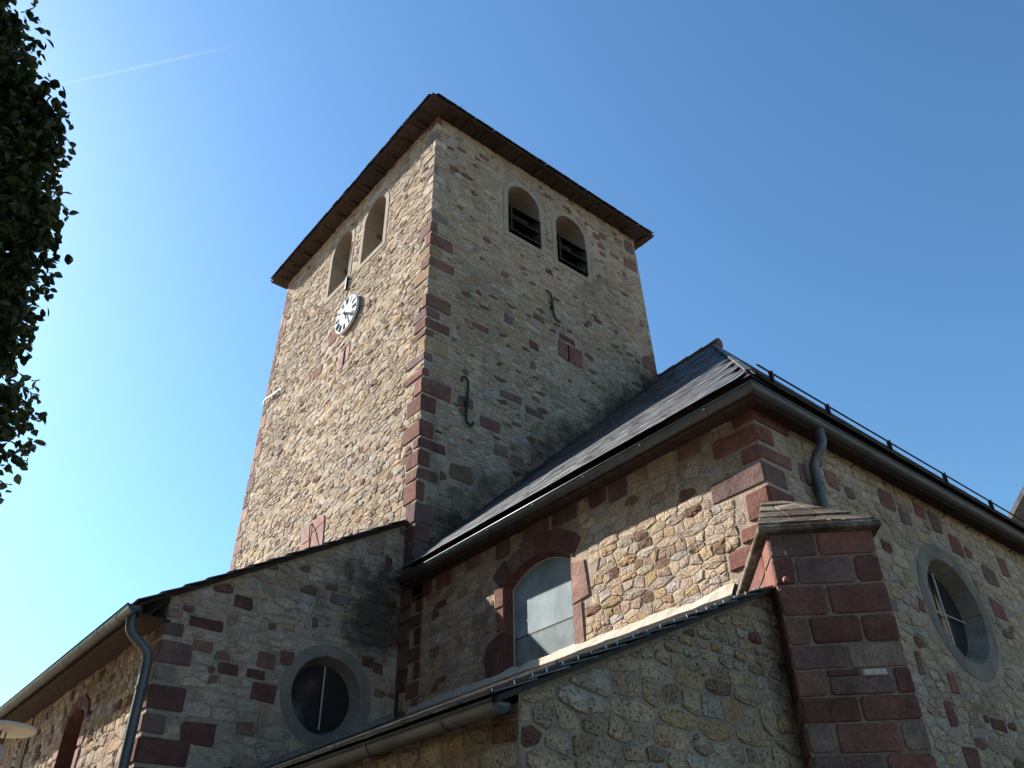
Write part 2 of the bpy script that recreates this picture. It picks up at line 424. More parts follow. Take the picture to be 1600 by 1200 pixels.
RED = (.195, .100, .083); DRED = (.140, .071, .061); PURP = (.165, .112, .106); PINK = (.33, .215, .185); OCH = (.34, .25, .155); GREY = (.22, .185, .165); BEIGE = (.40, .33, .255); BRN = (.19, .120, .092); CREAM = (.48, .395, .31)
def jit(c, rng=R, a=.12): k = rng.uniform(1 - a, 1 + a); return tuple(x * k * rng.uniform(.97, 1.03) for x in c)
def quoin(parent, lo, hi, col, name='quoin', bev=.022):
    v, f = box(lo, hi, bev); rr = random.Random(int(lo[2] * 1000) + int(lo[0] * 100))
    v = [(x + rr.uniform(-.009, .009), y + rr.uniform(-.009, .009), z + rr.uniform(-.009, .009)) for x, y, z in v]
    return mk(name, v, f, SAND, parent, [col] * len(v))
def face_block(w, parent, poly, col, d=.012, name='block', back=-.05, bev=.009):
    v, f = w.prism(poly, back, d, bev); return mk(name, v, f, SAND, parent, [col] * len(v))

# ------------------------------------------------------------------ slates
_sl = {}
def slate_mesh(w, L, t):
    if (w, L) not in _sl:
        me = bpy.data.meshes.new('slate'); hw = w / 2 - .002; c = .012
        lo = [(-hw + c, 0), (hw - c, 0), (hw, c), (hw, L), (-hw, L), (-hw, c)]
        v = [(x, y, 0) for x, y in lo] + [(x, y, t) for x, y in lo]
        f = [tuple(range(5, -1, -1)), tuple(range(6, 12))] + [(i, (i + 1) % 6, 6 + (i + 1) % 6, 6 + i) for i in range(6)]
        me.from_pydata(v, [], f); me.materials.append(SLATE); me.update(); _sl[(w, L)] = me
    return _sl[(w, L)]
def slates(parent, O, U, V, inside, ur, vmax, w=.2, e=.105, L=.27, nmax=300, seed=1, t=.007, tilt=(3.2, 4.6)):
    """slate courses on the plane O + u*U + v*V"""
    rng = random.Random(seed); O, U, V = Vector(O), Vector(U).normalized(), Vector(V).normalized(); N = U.cross(V)
    if N.z < 0: N = -N
    items = []; me = slate_mesh(w, L, t); k = 0; v = 0.
    while v < vmax:
        u = ur[0] + (w / 2 if k % 2 else 0)
        while u < ur[1]:
            if inside(u, v + L * .3):
                a = math.radians(rng.uniform(*tilt)); V2 = (V * math.cos(a) - N * math.sin(a)).normalized(); N2 = (N * math.cos(a) + V * math.sin(a)).normalized()
                r = rng.uniform(-.012, .012); U2 = (U + V2 * r).normalized(); V3 = N2.cross(U2) if N2.cross(U2).dot(V2) > 0 else U2.cross(N2)
                P = O + U * (u + rng.uniform(-.003, .003)) + V * (v + rng.uniform(-.006, .006)) + N * (.017 + rng.uniform(0, .004))
                items.append((P, U2, V3, N2, in_view(P)))
            u += w
        v += e; k += 1
    items.sort(key=lambda q: -q[4])
    B = []
    for i, (P, U2, V2, N2, s) in enumerate(items):
        if i < nmax and s > 0:
            o = bpy.data.objects.new('slate', me); COL.objects.link(o); o.parent = parent
            P2 = Vector((P.x, P.y, P.z + ZO)) - WL[parent.name]
            s_ = 1 if U2.cross(V2).dot(N2) > 0 else -1
            o.matrix_local = Matrix(((U2.x * s_, V2.x, N2.x, P2.x), (U2.y * s_, V2.y, N2.y, P2.y), (U2.z * s_, V2.z, N2.z, P2.z), (0, 0, 0, 1)))
        else:
            B.append(([tuple(P + U2 * q.co.x + V2 * q.co.y + N2 * q.co.z) for q in me.vertices], [tuple(p.vertices) for p in me.polygons]))
    if B:
        v_, f_ = join(B); tag(mk('slating', v_, f_, SLATE, parent), kind='stuff')

# ================================================================== GROUND
g = mk('ground', [(-400, -400, -1.6), (400, -400, -1.6), (400, 400, -1.6), (-400, 400, -1.6)], [(0, 1, 2, 3)], GRAVEL); tag(g, kind='structure')

# ================================================================== BELL TOWER
TX, TY = 5.47, 8.57
ty1 = lambda z: 14.86 - .054 * (z - 6); tx1 = lambda z: 10.87 - .057 * (z - 9.56)
ZT = 13.12
tower = thing('bell_tower', (8.1, 11.6, -1.6), 'tall square rubble stone bell tower with overhanging low roof and paired arched openings', 'tower')
WLft = Wall((TX, 0, 0), (0, 1, 0), (-1, 0, 0)); WRgt = Wall((0, TY, 0), (1, 0, 0), (0, -1, 0))
lopen = [arch(11.48, 12.26, 11.17, 12.24, .39), arch(10.21, 10.99, 11.15, 12.20, .39)]
ropen = [arch(7.13, 7.91, 11.17, 12.17, .39), arch(8.34, 9.12, 11.14, 12.15, .39)]
# ---- quoins of the near corner
qrng = random.Random(21); qex_l, qex_r = [], []; z = 1.2; k = 0; QB = []
while z < ZT - .03:
    h = qrng.uniform(.15, .34) if z < 10.5 else qrng.uniform(.16, .26)
    h = min(h, ZT - z)
    long_r = k % 2 == 0
    lr = qrng.uniform(.26, .52) if long_r else qrng.uniform(.10, .26)
    ll = qrng.uniform(.12, .32) if long_r else qrng.uniform(.30, .58)
    if z < 10.35: col = qrng.choice([RED, RED, RED, PURP, PURP, DRED, BRN, OCH])
    elif z > 12.8: col = RED
    else: col = qrng.choice([CREAM, BEIGE, GREY, CREAM])
    if z > 10.35: lr *= .75; ll *= .7
    if z < 10.3 and qrng.random() < .14: z += h * .6; k += 1; continue
    QB.append(((TX - .012, TY - .012, z + .007), (TX + lr, TY + ll, z + h - .007), jit(col, qrng)))
    qex_l.append(('r', TY - .1, z, TY + ll + .012, z + h)); qex_r.append(('r', TX - .1, z, TX + lr + .012, z + h)); z += h; k += 1
# ---- left face
slitL = ('r', 11.0, 8.84, 11.46, 9.38)
sund = ('r', 11.13, 5.40, 11.97, 6.05)
ex = list(qex_l) + [('r', 11.36, 11.05, 12.38, 12.24), ('r', 10.09, 11.03, 11.11, 12.20), ('c', 11.87, 12.24, .51), ('c', 10.60, 12.20, .51), slitL, sund]
outl = [(TY, 4.3), (ty1(4.3), 4.3), (ty1(ZT), ZT), (TY, ZT)]
slot = [(11.16, 8.90), (11.215, 8.90), (11.215, 9.30), (11.16, 9.30)]
v, f = WLft.sheet([(TY, 0.5), (ty1(.5), .5), (ty1(ZT), ZT), (TY, ZT)], [*lopen, slot]); tw_l = mk('wall', v, f, MORTAR_T, tower)
# far-corner quoins on the left face
z = 5.2; k = 0
while z < ZT - .2:
    h = qrng.uniform(.22, .4); ww = qrng.uniform(.12, .2) if k % 2 else qrng.uniform(.25, .38); e1 = ty1(z + h / 2)
    face_block(WLft, tw_l, rough_rect(e1 - ww, z + .008, e1 - .004, z + h - .008, .006), jit(qrng.choice([RED, PINK, PURP, PINK])), .010, 'quoin')
    ex.append(('r', e1 - ww - .01, z, e1 + .2, z + h)); z += h; k += 1
# two red face stones near the clock, as in the wall
for q in ((11.62, 9.72, 11.92, 9.98), (12.05, 9.25, 12.42, 9.42), (12.5, 9.30, 12.78, 9.46)):
    face_block(WLft, tw_l, rough_rect(*q), jit(RED if q[0] < 12.3 else PINK), .012, 'block'); ex.append(('r', q[0] - .01, q[1] - .01, q[2] + .01, q[3] + .01))
st_l = masonry(WLft, outl, ex, 31, hm=.064, asp=2.1, gap=.004, h=(.001, .016), red=.3)
# ---- right face
slitR = ('r', 8.20, 8.78, 8.82, 9.42)
rl = lambda x: 4.05 + (x - 5.2) * .958
ex = list(qex_r) + [('r', 7.0, 11.03, 8.04, 12.17), ('r', 8.21, 11.0, 9.25, 12.15), ('c', 7.52, 12.17, .52), ('c', 8.73, 12.15, .52), slitR]
slot2 = [(8.455, 8.82), (8.50, 8.82), (8.50, 9.20), (8.455, 9.20)]
v, f = WRgt.sheet([(TX, 0.5), (tx1(.5), .5), (tx1(ZT), ZT), (TX, ZT)], [*ropen, slot2]); tw_r = mk('wall', v, f, MORTAR_T, tower)
z = 12.0; 
for (x0, z0, x1, z1, c) in ((10.35, 12.62, 10.62, 12.98, PURP), (10.28, 12.15, 10.66, 12.42, RED), (10.46, 9.62, 10.84, 9.86, RED), (9.40, 12.42, 9.58, 12.56, RED), (9.58, 12.55, 9.80, 12.70, BRN), (9.50, 12.22, 9.74, 12.36, PURP), (9.55, 12.02, 9.72, 12.16, RED),
                            (7.65, 9.40, 7.92, 9.54, BRN), (8.02, 10.68, 8.20, 10.80, DRED), (6.95, 10.0, 7.12, 10.14, BRN), (6.35, 8.55, 6.68, 8.68, RED), (6.9, 7.45, 7.35, 7.58, PURP), (7.42, 7.35, 7.8, 7.46, PURP), (6.52, 6.74, 6.90, 6.94, RED), (6.78, 6.36, 7.05, 6.55, BRN), (7.1, 6.25, 7.38, 6.46, BRN), (7.52, 6.42, 7.78, 6.6, BRN),
                            (5.95, 12.55, 6.15, 12.65, RED), (6.45, 12.72, 6.68, 12.83, RED), (7.0, 9.0, 7.2, 9.2, PURP), (7.55, 8.7, 7.75, 8.86, DRED), (9.2, 10.1, 9.42, 10.2, RED), (9.0, 9.95, 9.14, 10.05, BRN), (6.1, 6.98, 6.4, 7.15, PURP), (5.98, 5.7, 6.4, 5.95, BRN)):
    face_block(WRgt, tw_r, rough_rect(x0, z0, x1, z1, .016), jit(c), .010, 'block'); ex.append(('r', x0 - .012, z0 - .012, x1 + .012, z1 + .012))
def colr(u, v, c, rng):
    if c[0] > .3: k = .15; c = tuple(.93 * (a * (1 - k) + b * k) for a, b in zip(c, (.42, .355, .28)))
    return c
st_r = masonry(WRgt, [(TX, 4.1), (6.6, 4.1), (tx1(8.6), 8.6), (tx1(ZT), ZT), (TX, ZT)], ex, 32, hm=.070, asp=2.2, gap=.008, h=(.003, .014), red=.6, colf=colr)
lay([(tw_l, st_l, STONE_T), (tw_r, st_r, STONE_T)])
for lo, hi, c in QB: quoin(tower, lo, hi, c)
# ---- hidden walls and interior floor of the tower
mk('wall', [(TX, ty1(.5), .5), (tx1(.5), ty1(.5), .5), (tx1(ZT), ty1(ZT), ZT), (TX, ty1(ZT), ZT), (tx1(.5), TY, .5), (tx1(ZT), TY, ZT)], [(0, 1, 2, 3), (1, 4, 5, 2)], MORTAR, tower)
v, f = box((TX + .62, TY + .62, 10.6), (10.0, 13.8, 13.05)); mk('bell_chamber', v, f, DARK, tower)
# ---- slit windows: dressed red blocks and a dark recess
def slit(w, part, blocks, sl):
    for p_, c in blocks: face_block(w, part, p_, c, .010, 'block')
    v, f = strip(w, sl, .0, sl, -.35); k = len(v); v += [w.p(u, q, -.35) for u, q in sl]; f.append(tuple(range(k, k + len(sl)))); mk('slit_recess', v, f, DARK, part)
slit(WLft, tw_l, [([(11.215, 8.86), (11.40, 8.86), (11.42, 9.20), (11.23, 9.26)], jit(PINK)), ([(11.02, 8.94), (11.155, 8.92), (11.155, 9.27), (11.03, 9.30)], jit(PINK)), ([(11.03, 9.31), (11.36, 9.29), (11.34, 9.37), (11.05, 9.37)], jit(PINK))], slot)
slit(WRgt, tw_r, [([(8.21, 8.86), (8.45, 8.80), (8.45, 9.19), (8.23, 9.24)], jit(RED)), ([(8.51, 8.80), (8.81, 8.80), (8.80, 9.20), (8.51, 9.22)], jit(RED)), ([(8.26, 9.26), (8.65, 9.24), (8.64, 9.36), (8.27, 9.38)], jit(DRED))], slot2)
# ---- belfry openings
def belfry(w, part, o, louvre, seed):
    rng = random.Random(seed)
    u0, u1, v0 = o[0][0], o[1][0], o[0][1]; c = (u0 + u1) / 2; h = (u1 - u0) / 2; vs = o[2][1]; rise = max(p[1] for p in o) - vs
    b = .11; big = arch(u0 - b, u1 + b, v0 - b, vs, rise + b)
    fr = thing_part(part, 'window_opening', w.p(c, v0, 0))
    n = len(o)
    v, f = strip(w, big, .012, o, .012); a2, f2 = strip(w, big, -.03, big, .012); a3, f3 = strip(w, o, .012, [(c + (x - c) * .97, y) for x, y in o], -.6)
    v1, f1 = join([(v, f), (a2, f2), (a3, f3)]); mk('surround', v1, f1, ASHLAR, fr)
    for q in range(3):                                   # red stones bonded into the reveal
        zz = v0 + .15 + q * .33 + rng.uniform(0, .1); far = u1 if w is WLft else u1
        d0 = rng.uniform(.22, .34); hgt = rng.uniform(.08, .13)
        pts = [w.p(far - .015, zz, -d0), w.p(far - .015, zz, -d0 - .14), w.p(far - .015, zz + hgt, -d0 - .14), w.p(far - .015, zz + hgt, -d0)]
        pts += [w.p(far + .02, zz, -d0), w.p(far + .02, zz, -d0 - .14), w.p(far + .02, zz + hgt, -d0 - .14), w.p(far + .02, zz + hgt, -d0)]
        mk('block', pts, [(0, 1, 2, 3), (7, 6, 5, 4), (0, 4, 5, 1), (1, 5, 6, 2), (2, 6, 7, 3), (3, 7, 4, 0)], SAND, fr, [jit(BRN)] * 8)
    if louvre:
        for q in range(3):
            zz = v0 + .05 + q * .30
            A = [w.p(u0 + .01, zz, .06), w.p(u1 - .01, zz, .06), w.p(u1 - .01, zz + .30, -.30), w.p(u0 + .01, zz + .30, -.30)]
            B = [w.p(u0 + .01, zz + .028, .06), w.p(u1 - .01, zz + .028, .06), w.p(u1 - .01, zz + .328, -.30), w.p(u0 + .01, zz + .328, -.30)]
            mk('louvre_board', A + B, [(3, 2, 1, 0), (4, 5, 6, 7), (0, 1, 5, 4), (1, 2, 6, 5), (2, 3, 7, 6), (3, 0, 4, 7)], LOUVRE, fr)
        v, f = join([(tube([w.p(u1 - .04, v0 + .02, .05), w.p(u1 - .04, v0 + .68, .05)], .018, 6)), (tube([w.p(u0 + .04, v0 + .02, .05), w.p(u0 + .04, v0 + .68, .05)], .018, 6))]); mk('louvre_post', v, f, LOUVRE, fr)
        v = [w.p(u0, v0, -.34), w.p(u1, v0, -.34), w.p(u1, v0 + .95, -.34), w.p(u0, v0 + .95, -.34)]; mk('louvre_backing', v, [(0, 1, 2, 3)], LOUVRE, fr)
def thing_part(parent, name, loc):
    o = bpy.data.objects.new(name, None); o.empty_display_size = .1
    return link(o, parent, Vector((loc[0], loc[1], loc[2] + ZO)))
for i, o in enumerate(lopen): belfry(WLft, tower, o, False, 40 + i)
for i, o in enumerate(ropen): belfry(WRgt, tower, o, True, 50 + i)
# ---- tie anchors
def anchor(w, pts, r=.017, m=IRON):
    v, f = tube(smoothpath([w.p(*q) for q in pts], 2), r, 8); mk('tie_anchor', v, f, m, tower, smooth=True)
    c = pts[len(pts) // 2]; v, f = obox(w.p(c[0], c[1], .03), w.U, (0, 0, 1), w.N, .025, .035, .03); mk('anchor_bolt', v, f, m, tower)
anchor(WRgt, [(6.13, 7.36, .05), (6.14, 7.46, .05), (6.22, 7.47, .05), (6.26, 7.38, .05), (6.235, 7.0, .05), (6.22, 6.76, .05), (6.24, 6.66, .05), (6.33, 6.64, .05), (6.36, 6.72, .05)])
anchor(WRgt, [(7.96, 10.17, .05), (8.04, 10.17, .05), (8.09, 10.08, .05), (8.10, 9.85, .05), (8.12, 9.66, .05), (8.18, 9.58, .05), (8.27, 9.58, .05)])
anchor(WLft, [(14.50, 9.72, .06), (14.52, 9.84, .06), (14.42, 9.86, .06), (14.15, 9.80, .06), (13.90, 9.76, .06), (13.74, 9.76, .06), (13.70, 9.68, .06)], .02, WIRON)  # pale colour stands in for the sun glinting on this iron anchor
# ---- eaves and roof
ex0, ey0, ex1, ey1 = 5.12, 8.22, 10.98, 14.74
rt = thing_part(tower, 'roof', (8.05, 11.5, ZT))
def boards(a, b, axis, fixed0, fixed1, zb):
    u = a; rr = random.Random(int(fixed0 * 100))
    while u < b:
        w_ = min(rr.uniform(.28, .55), b - u); dz = rr.uniform(-.008, .008); dd = rr.uniform(-.012, .012)
        if axis == 'y': v, f = box((fixed0 + dd, u + .006, zb + dz), (fixed1, u + w_ - .006, zb + dz + .03))
        else: v, f = box((u + .006, fixed0 + dd, zb + dz), (u + w_ - .006, fixed1, zb + dz + .03))
        mk('soffit_board', v, f, WOOD, rt); u += w_
boards(ey0 + .02, ey1 - .02, 'y', ex0 + .02, TX + .05, ZT + .005); boards(ex0 + .40, ex1 - .02, 'x', ey0 + .02, TY + .05, ZT + .005)
for k in range(12):
    y = 8.9 + k * .5; v, f = box((ex0 + .12, y - .035, ZT - .026), (TX + .02, y + .035, ZT - .012)); mk('rafter_end', v, f, WOOD, rt)
for k in range(11):
    x = 5.8 + k * .5; v, f = box((x - .035, ey0 + .12, ZT - .026), (x + .035, TY + .02, ZT - .012)); mk('rafter_end', v, f, WOOD, rt)
ap = (8.05, 11.48, ZT + 1.75); zc = ZT + .045
base = [(ex0, ey0, zc), (ex1, ey0, zc), (ex1, ey1, zc), (ex0, ey1, zc)]
mk('roof_deck', base + [ap], [(0, 1, 4), (1, 2, 4), (2, 3, 4), (3, 0, 4), (3, 2, 1, 0)], WOOD, rt)
sl_ = 1.70 / (8.05 - ex0); sl2 = 1.70 / (ap[1] - ey0)
slates(rt, (ex0 - .03, 0, zc - .005), (0, 1, 0), (1, 0, sl_), lambda u, v: ey0 - .03 + v * .9 < u < ey1 + .03 - v * .9, (ey0 - .03, ey1), .8, .22, .13, .32, 60, 5, t=.006, tilt=(1., 2.))
slates(rt, (0, ey0 - .03, zc - .005), (1, 0, 0), (0, 1, sl2), lambda u, v: ex0 - .03 + v * .8 < u < ex1 + .03 - v * .8, (ex0 - .03, ex1), .8, .22, .13, .32, 60, 6, t=.006, tilt=(1., 2.))
v, f = tube([(ap[0], ap[1], ap[2] - .05), (ap[0], ap[1], ap[2] + 3.75)], [.014, .008], 6); mk('lightning_rod', v, f, IRON, rt)

# ================================================================== TRANSEPT (hipped block between tower and buttress)
SX, SY = 5.47, 3.365
tr = thing('transept', (10.9, 6.0, -1.6), 'low rubble church wing with steep hipped slate roof, zinc gutters and red corner stones', 'building')
WS = Wall((SX, 0, 0), (0, 1, 0), (-1, 0, 0)); WF = Wall((0, SY, 0), (1, 0, 0), (0, -1, 0))
wo = arch(5.70, 6.735, 2.2, 3.41, .17, 10)
ZW = 3.99
v, f = WS.sheet([(SY, -1.6), (TY - .02, -1.6), (TY - .02, ZW), (SY, ZW)], [wo]); s_l = mk('wall', v, f, MORTAR, tr)
oc2 = (8.29, 2.79)
v, f = WF.sheet([(SX, -1.6), (16.4, -1.6), (16.4, ZW), (SX, ZW)], [circ(*oc2, .56)]); s_f = mk('wall', v, f, MORTAR, tr)
mk('wall', [(16.4, SY, -1.6), (16.4, 14, -1.6), (16.4, 14, ZW), (16.4, SY, ZW)], [(0, 1, 2, 3)], MORTAR, tr)
exl, exf = [], []
z = ZW; k = 0; qr = random.Random(5)
for h, ll, lf, c in ((.17, .22, .50, DRED), (.20, .46, .24, RED), (.17, .20, .44, RED), (.22, .56, .30, PURP), (.28, .24, .36, RED), (.16, .34, .16, RED), (.19, .50, .2, RED), (.2, .2, .2, PURP), (.2, .4, .2, RED), (.2, .22, .2, RED), (.22, .4, .2, RED)):
    quoin(tr, (SX - .014, SY - .014, z - h + .008), (SX + lf, SY + ll, z - .008), jit(c, qr)); exl.append(('r', SY - .1, z - h, SY + ll + .012, z)); exf.append(('r', SX - .1, z - h, SX + lf + .012, z)); z -= h
# a row of reddish blocks under the eaves
y = 3.95
while y < 8.4:
    w_ = qr.uniform(.24, .42); zt = 3.97; h = qr.uniform(.17, .26); c = qr.choice([RED, DRED, BRN, PURP, GREY, BEIGE])
    face_block(WS, s_l, rough_rect(y, zt - h, y + w_, zt), jit(c, qr)); exl.append(('r', y - .012, zt - h - .012, y + w_ + .012, 4.2)); y += w_ + qr.uniform(.03, .3)
# window dressing
for p_, c in (([(5.46, 2.93), (5.69, 2.90), (5.69, 3.33), (5.50, 3.30)], PINK), ([(5.56, 2.45), (5.69, 2.45), (5.69, 2.885), (5.57, 2.90)], PINK), ([(6.745, 2.95), (6.86, 2.95), (6.86, 3.18), (6.745, 3.18)], RED), ([(6.745, 3.20), (6.88, 3.20), (6.90, 3.42), (6.745, 3.43)], RED), ([(6.745, 2.47), (7.04, 2.52), (7.09, 2.72), (7.02, 2.86), (6.80, 2.93), (6.745, 2.93)], DRED)):
    face_block(WS, s_l, p_, jit(tuple(x * .9 for x in c) if c is PINK else c), .014, 'jamb_stone', -.03, .006)
cvx = 3.41 + .17; hh = .5175; rr_ = (hh * hh + .17 * .17) / (2 * .17); a0 = math.asin(hh / rr_); ac = (6.2175, cvx - rr_); NV = 6
for k in range(NV):
    a, b = a0 * 1.10 - 2.2 * a0 * k / NV - .004, a0 * 1.10 - 2.2 * a0 * (k + 1) / NV + .004; ro = rr_ + qr.uniform(.19, .25)
    m_ = (a + b) / 2
    face_block(WS, s_l, [(ac[0] + q * math.sin(t), ac[1] + q * math.cos(t)) for q, t in ((rr_ + .003, a), (ro, a), (ro + .008, m_), (ro, b), (rr_ + .003, b))][::-1], jit(qr.choice([RED, DRED, PURP])), .014, 'voussoir', -.03, .006)
exl += [('r', 5.545, 2.2, 6.92, 3.48), ('r', 5.44, 2.88, 6.9, 3.36), ('r', 5.58, 3.30, 6.88, 3.82), ('r', 6.5, 2.45, 7.10, 2.94)]
win = thing_part(tr, 'window', WS.p(6.2, 2.4, 0))
wi = [(6.2175 + (u - 6.2175) * .93, v - (.03 if v > 2.3 else 0)) for u, v in wo]
v, f = strip(WS, wo, .003, wi, -.105); mk('reveal', v, f, SAND, win, [jit(DRED)] * len(v))
def sheet_between(lo, hi, d, name, m, par):
    pts = [(u, min(max(v, lo), hi)) for u, v in wi]; q = []
    for p_ in pts:
        if not q or (abs(p_[0] - q[-1][0]) + abs(p_[1] - q[-1][1])) > 1e-5: q.append(p_)
    v, f = WS.sheet(q, (), d); mk(name, v, f, m, par)
sheet_between(2.2, 2.835, -.100, 'pane', PANEL2, win); sheet_between(2.845, 4., -.096, 'pane', PANEL, win)
v, f = box((SX + .098, 5.72, 2.832), (SX + .112, 6.70, 2.848)); mk('joint_bar', v, f, IRON, win)
v, f = tube([WS.p(u, v, -.092) for u, v in wi[1:]], .007, 5); mk('edge_seal', v, f, LEAD, win)
st1 = masonry(WS, [(SY, 2.35), (TY, 2.35), (TY, ZW), (SY, ZW)], exl + [('r', TY - .28, 1, 9, 4)], 61, hm=.086, asp=1.9, gap=.005, h=(.003, .012), red=.7)
# quoin-like red stones beside the inner corner
z = 2.4; k = 0
while z < 3.9:
    h = qr.uniform(.17, .24); ww = .10 + .13 * (k % 2) + qr.uniform(0, .05)
    face_block(WS, s_l, rough_rect(TY - .27, z + .008, TY - .27 + ww, z + h - .008, .006), jit(qr.choice([RED, DRED, DRED])), .012, 'quoin'); z += h; k += 1
for (x0, z0, x1, z1, c) in ((6.42, 3.52, 6.62, 3.68, RED), (6.72, 3.50, 6.86, 3.62, PURP), (6.28, 3.70, 6.42, 3.84, RED), (6.0, 3.42, 6.1, 3.62, PURP), (7.35, 3.60, 7.62, 3.80, RED), (7.66, 3.52, 7.86, 3.68, PURP), (8.02, 3.70, 8.22, 3.86, RED), (8.30, 3.62, 8.52, 3.86, PURP), (8.62, 3.46, 8.86, 3.68, RED), (8.92, 3.5, 9.06, 3.62, RED), (9.1, 2.9, 9.4, 3.1, RED), (7.5, 2.62, 7.6, 2.74, RED), (7.35, 2.6, 7.47, 2.70, PINK), (7.62, 1.93, 7.78, 2.1, RED), (7.42, 1.62, 7.56, 1.84, DRED), (8.2, 1.72, 8.5, 1.82, DRED), (7.5, 1.25, 7.75, 1.5, DRED), (7.15, 2.0, 7.24, 2.2, RED), (7.9, 3.40, 8.1, 3.52, OCH), (6.9, 2.5, 7.1, 2.62, GREY), (9.3, 2.2, 9.6, 2.35, RED), (9.2, 3.3, 9.5, 3.5, PURP), (9.7, 3.5, 9.9, 3.7, RED)):
    face_block(WF, s_f, rough_rect(x0, z0, x1, z1, .016), jit(c, qr), .010, 'block'); exf.append(('r', x0 - .012, z0 - .012, x1 + .012, z1 + .012))
def colf(u, v, c, rng):
    if c[0] > .3: k = .25; c = tuple(a * (1 - k) + b * k for a, b in zip(c, (.44, .37, .27)))
    return c
st2 = masonry(WF, [(SX, -.9), (16.35, -.9), (16.35, ZW), (SX, ZW)], exf + [('c', *oc2, .70)], 62, hm=.092, asp=2.0, gap=.011, h=(.003, .014), red=.35, colf=colf)
lay([(s_l, st1, STONE), (s_f, st2, STONE)])
# ---- oculus with splayed stone ring
def oculus(w, par, cu, cv, ro, ri, rg, depth, m, nseg, bars):
    o = thing_part(par, 'round_window', w.p(cu, cv, 0))
    per = 36 // nseg
    for s in range(nseg):
        A = [2 * math.pi * (s * per + k) / 36 + .12 + (.004 if k == 0 else (-.004 if k == per else 0)) for k in range(per + 1)]
        V = []
        for a in A:
            for r_, d in ((ro, -.04), (ro, .002), (ro - .006, .007), (ri + .008, .007), (ri, .001), (rg, -depth)): V.append(w.p(cu + r_ * math.cos(a), cv + r_ * math.sin(a), d))
        F = [(k * 6 + j, k * 6 + j + 1, (k + 1) * 6 + j + 1, (k + 1) * 6 + j) for k in range(per) for j in range(5)]
        mk('ring_stone', V, F, m, o)
    v, f = w.sheet(circ(cu, cv, rg + .01), (), -depth + .004); mk('pane', v, f, DGLASS, o)
    if 'v' in bars: v, f = tube([w.p(cu + .01, cv - rg * .9, -depth + .03), w.p(cu + .01, cv + rg * .97, -depth + .03)], .009, 6); mk('glazing_bar', v, f, LEAD, o)
    if 'h' in bars: v, f = tube([w.p(cu - rg * .97, cv, -depth + .03), w.p(cu + rg * .97, cv, -depth + .03)], .006 if len(bars) > 1 else .009, 6); mk('glazing_bar', v, f, LEAD, o)
oculus(WF, tr, *oc2, .66, .50, .43, .17, GREYSTONE, 6, 'vh')
# ---- roof
ex_, ey_, ez_ = 5.20, 3.15, 4.06
AP = (10.98, 7.26, 9.58)
tro = thing_part(tr, 'roof', (10.9, 6, 4))
mk('roof_deck', [(ex_, ey_, ez_), AP, (10.98, 15.5, 9.58), (ex_, 8.56, ez_), (10.98, 8.56, 9.58), (16.7, ey_, ez_), (16.7, 15.5, ez_)], [(0, 1, 4, 3), (0, 5, 1), (5, 6, 2, 1)], DARK, tro)
Vl = Vector((AP[0] - ex_, 0, AP[2] - ez_)); Vr = Vector((0, AP[1] - ey_, AP[2] - ez_))
slates(tro, (ex_ - .02, 0, ez_ - .01), (0, 1, 0), Vl, lambda u, v: u - .1 > ey_ - .06 + (v + .18) * (AP[1] - ey_) / Vl.length and u < 8.5, (ey_, 8.6), Vl.length - .05, .20, .13, .30, 300, 11, t=.005, tilt=(.3, 2.6))
slates(tro, (0, ey_ - .02, ez_ - .01), (1, 0, 0), Vr, lambda u, v: u - .1 > ex_ - .03 + (v + .18) * (AP[0] - ex_) / Vr.length and u < 16.7 - v * (16.7 - AP[0]) / Vr.length, (ex_, 16.7), Vr.length - .05, .22, .16, .36, 0, 12, t=.0045, tilt=(.9, 1.9))
for k in range(6):
    y0 = AP[1] - .12 + k * .36; P = []
    v, f = tube([(AP[0], y0, 9.555), (AP[0], y0 + .05, 9.565), (AP[0], y0 + .40, 9.56)], [.115, .105, .092], 10); mk('ridge_tile', v, f, RTILE, tro, smooth=True)
for k in range(30):
    t0 = k / 30 + .01; t1 = t0 + .042; A_ = Vector((ex_, ey_, ez_ + .03)); B_ = Vector((AP[0], AP[1], AP[2] + .02)); 
    U = (B_ - A_).normalized(); N = Vector((-.55, -.62, .75)).normalized(); N = (N - U * N.dot(U)).normalized(); S = U.cross(N)
    v, f = obox(A_.lerp(B_, (t0 + t1) / 2) + N * .012, U, S, N, .17, .03, .006); mk('hip_slate', v, f, SLATE, tro)
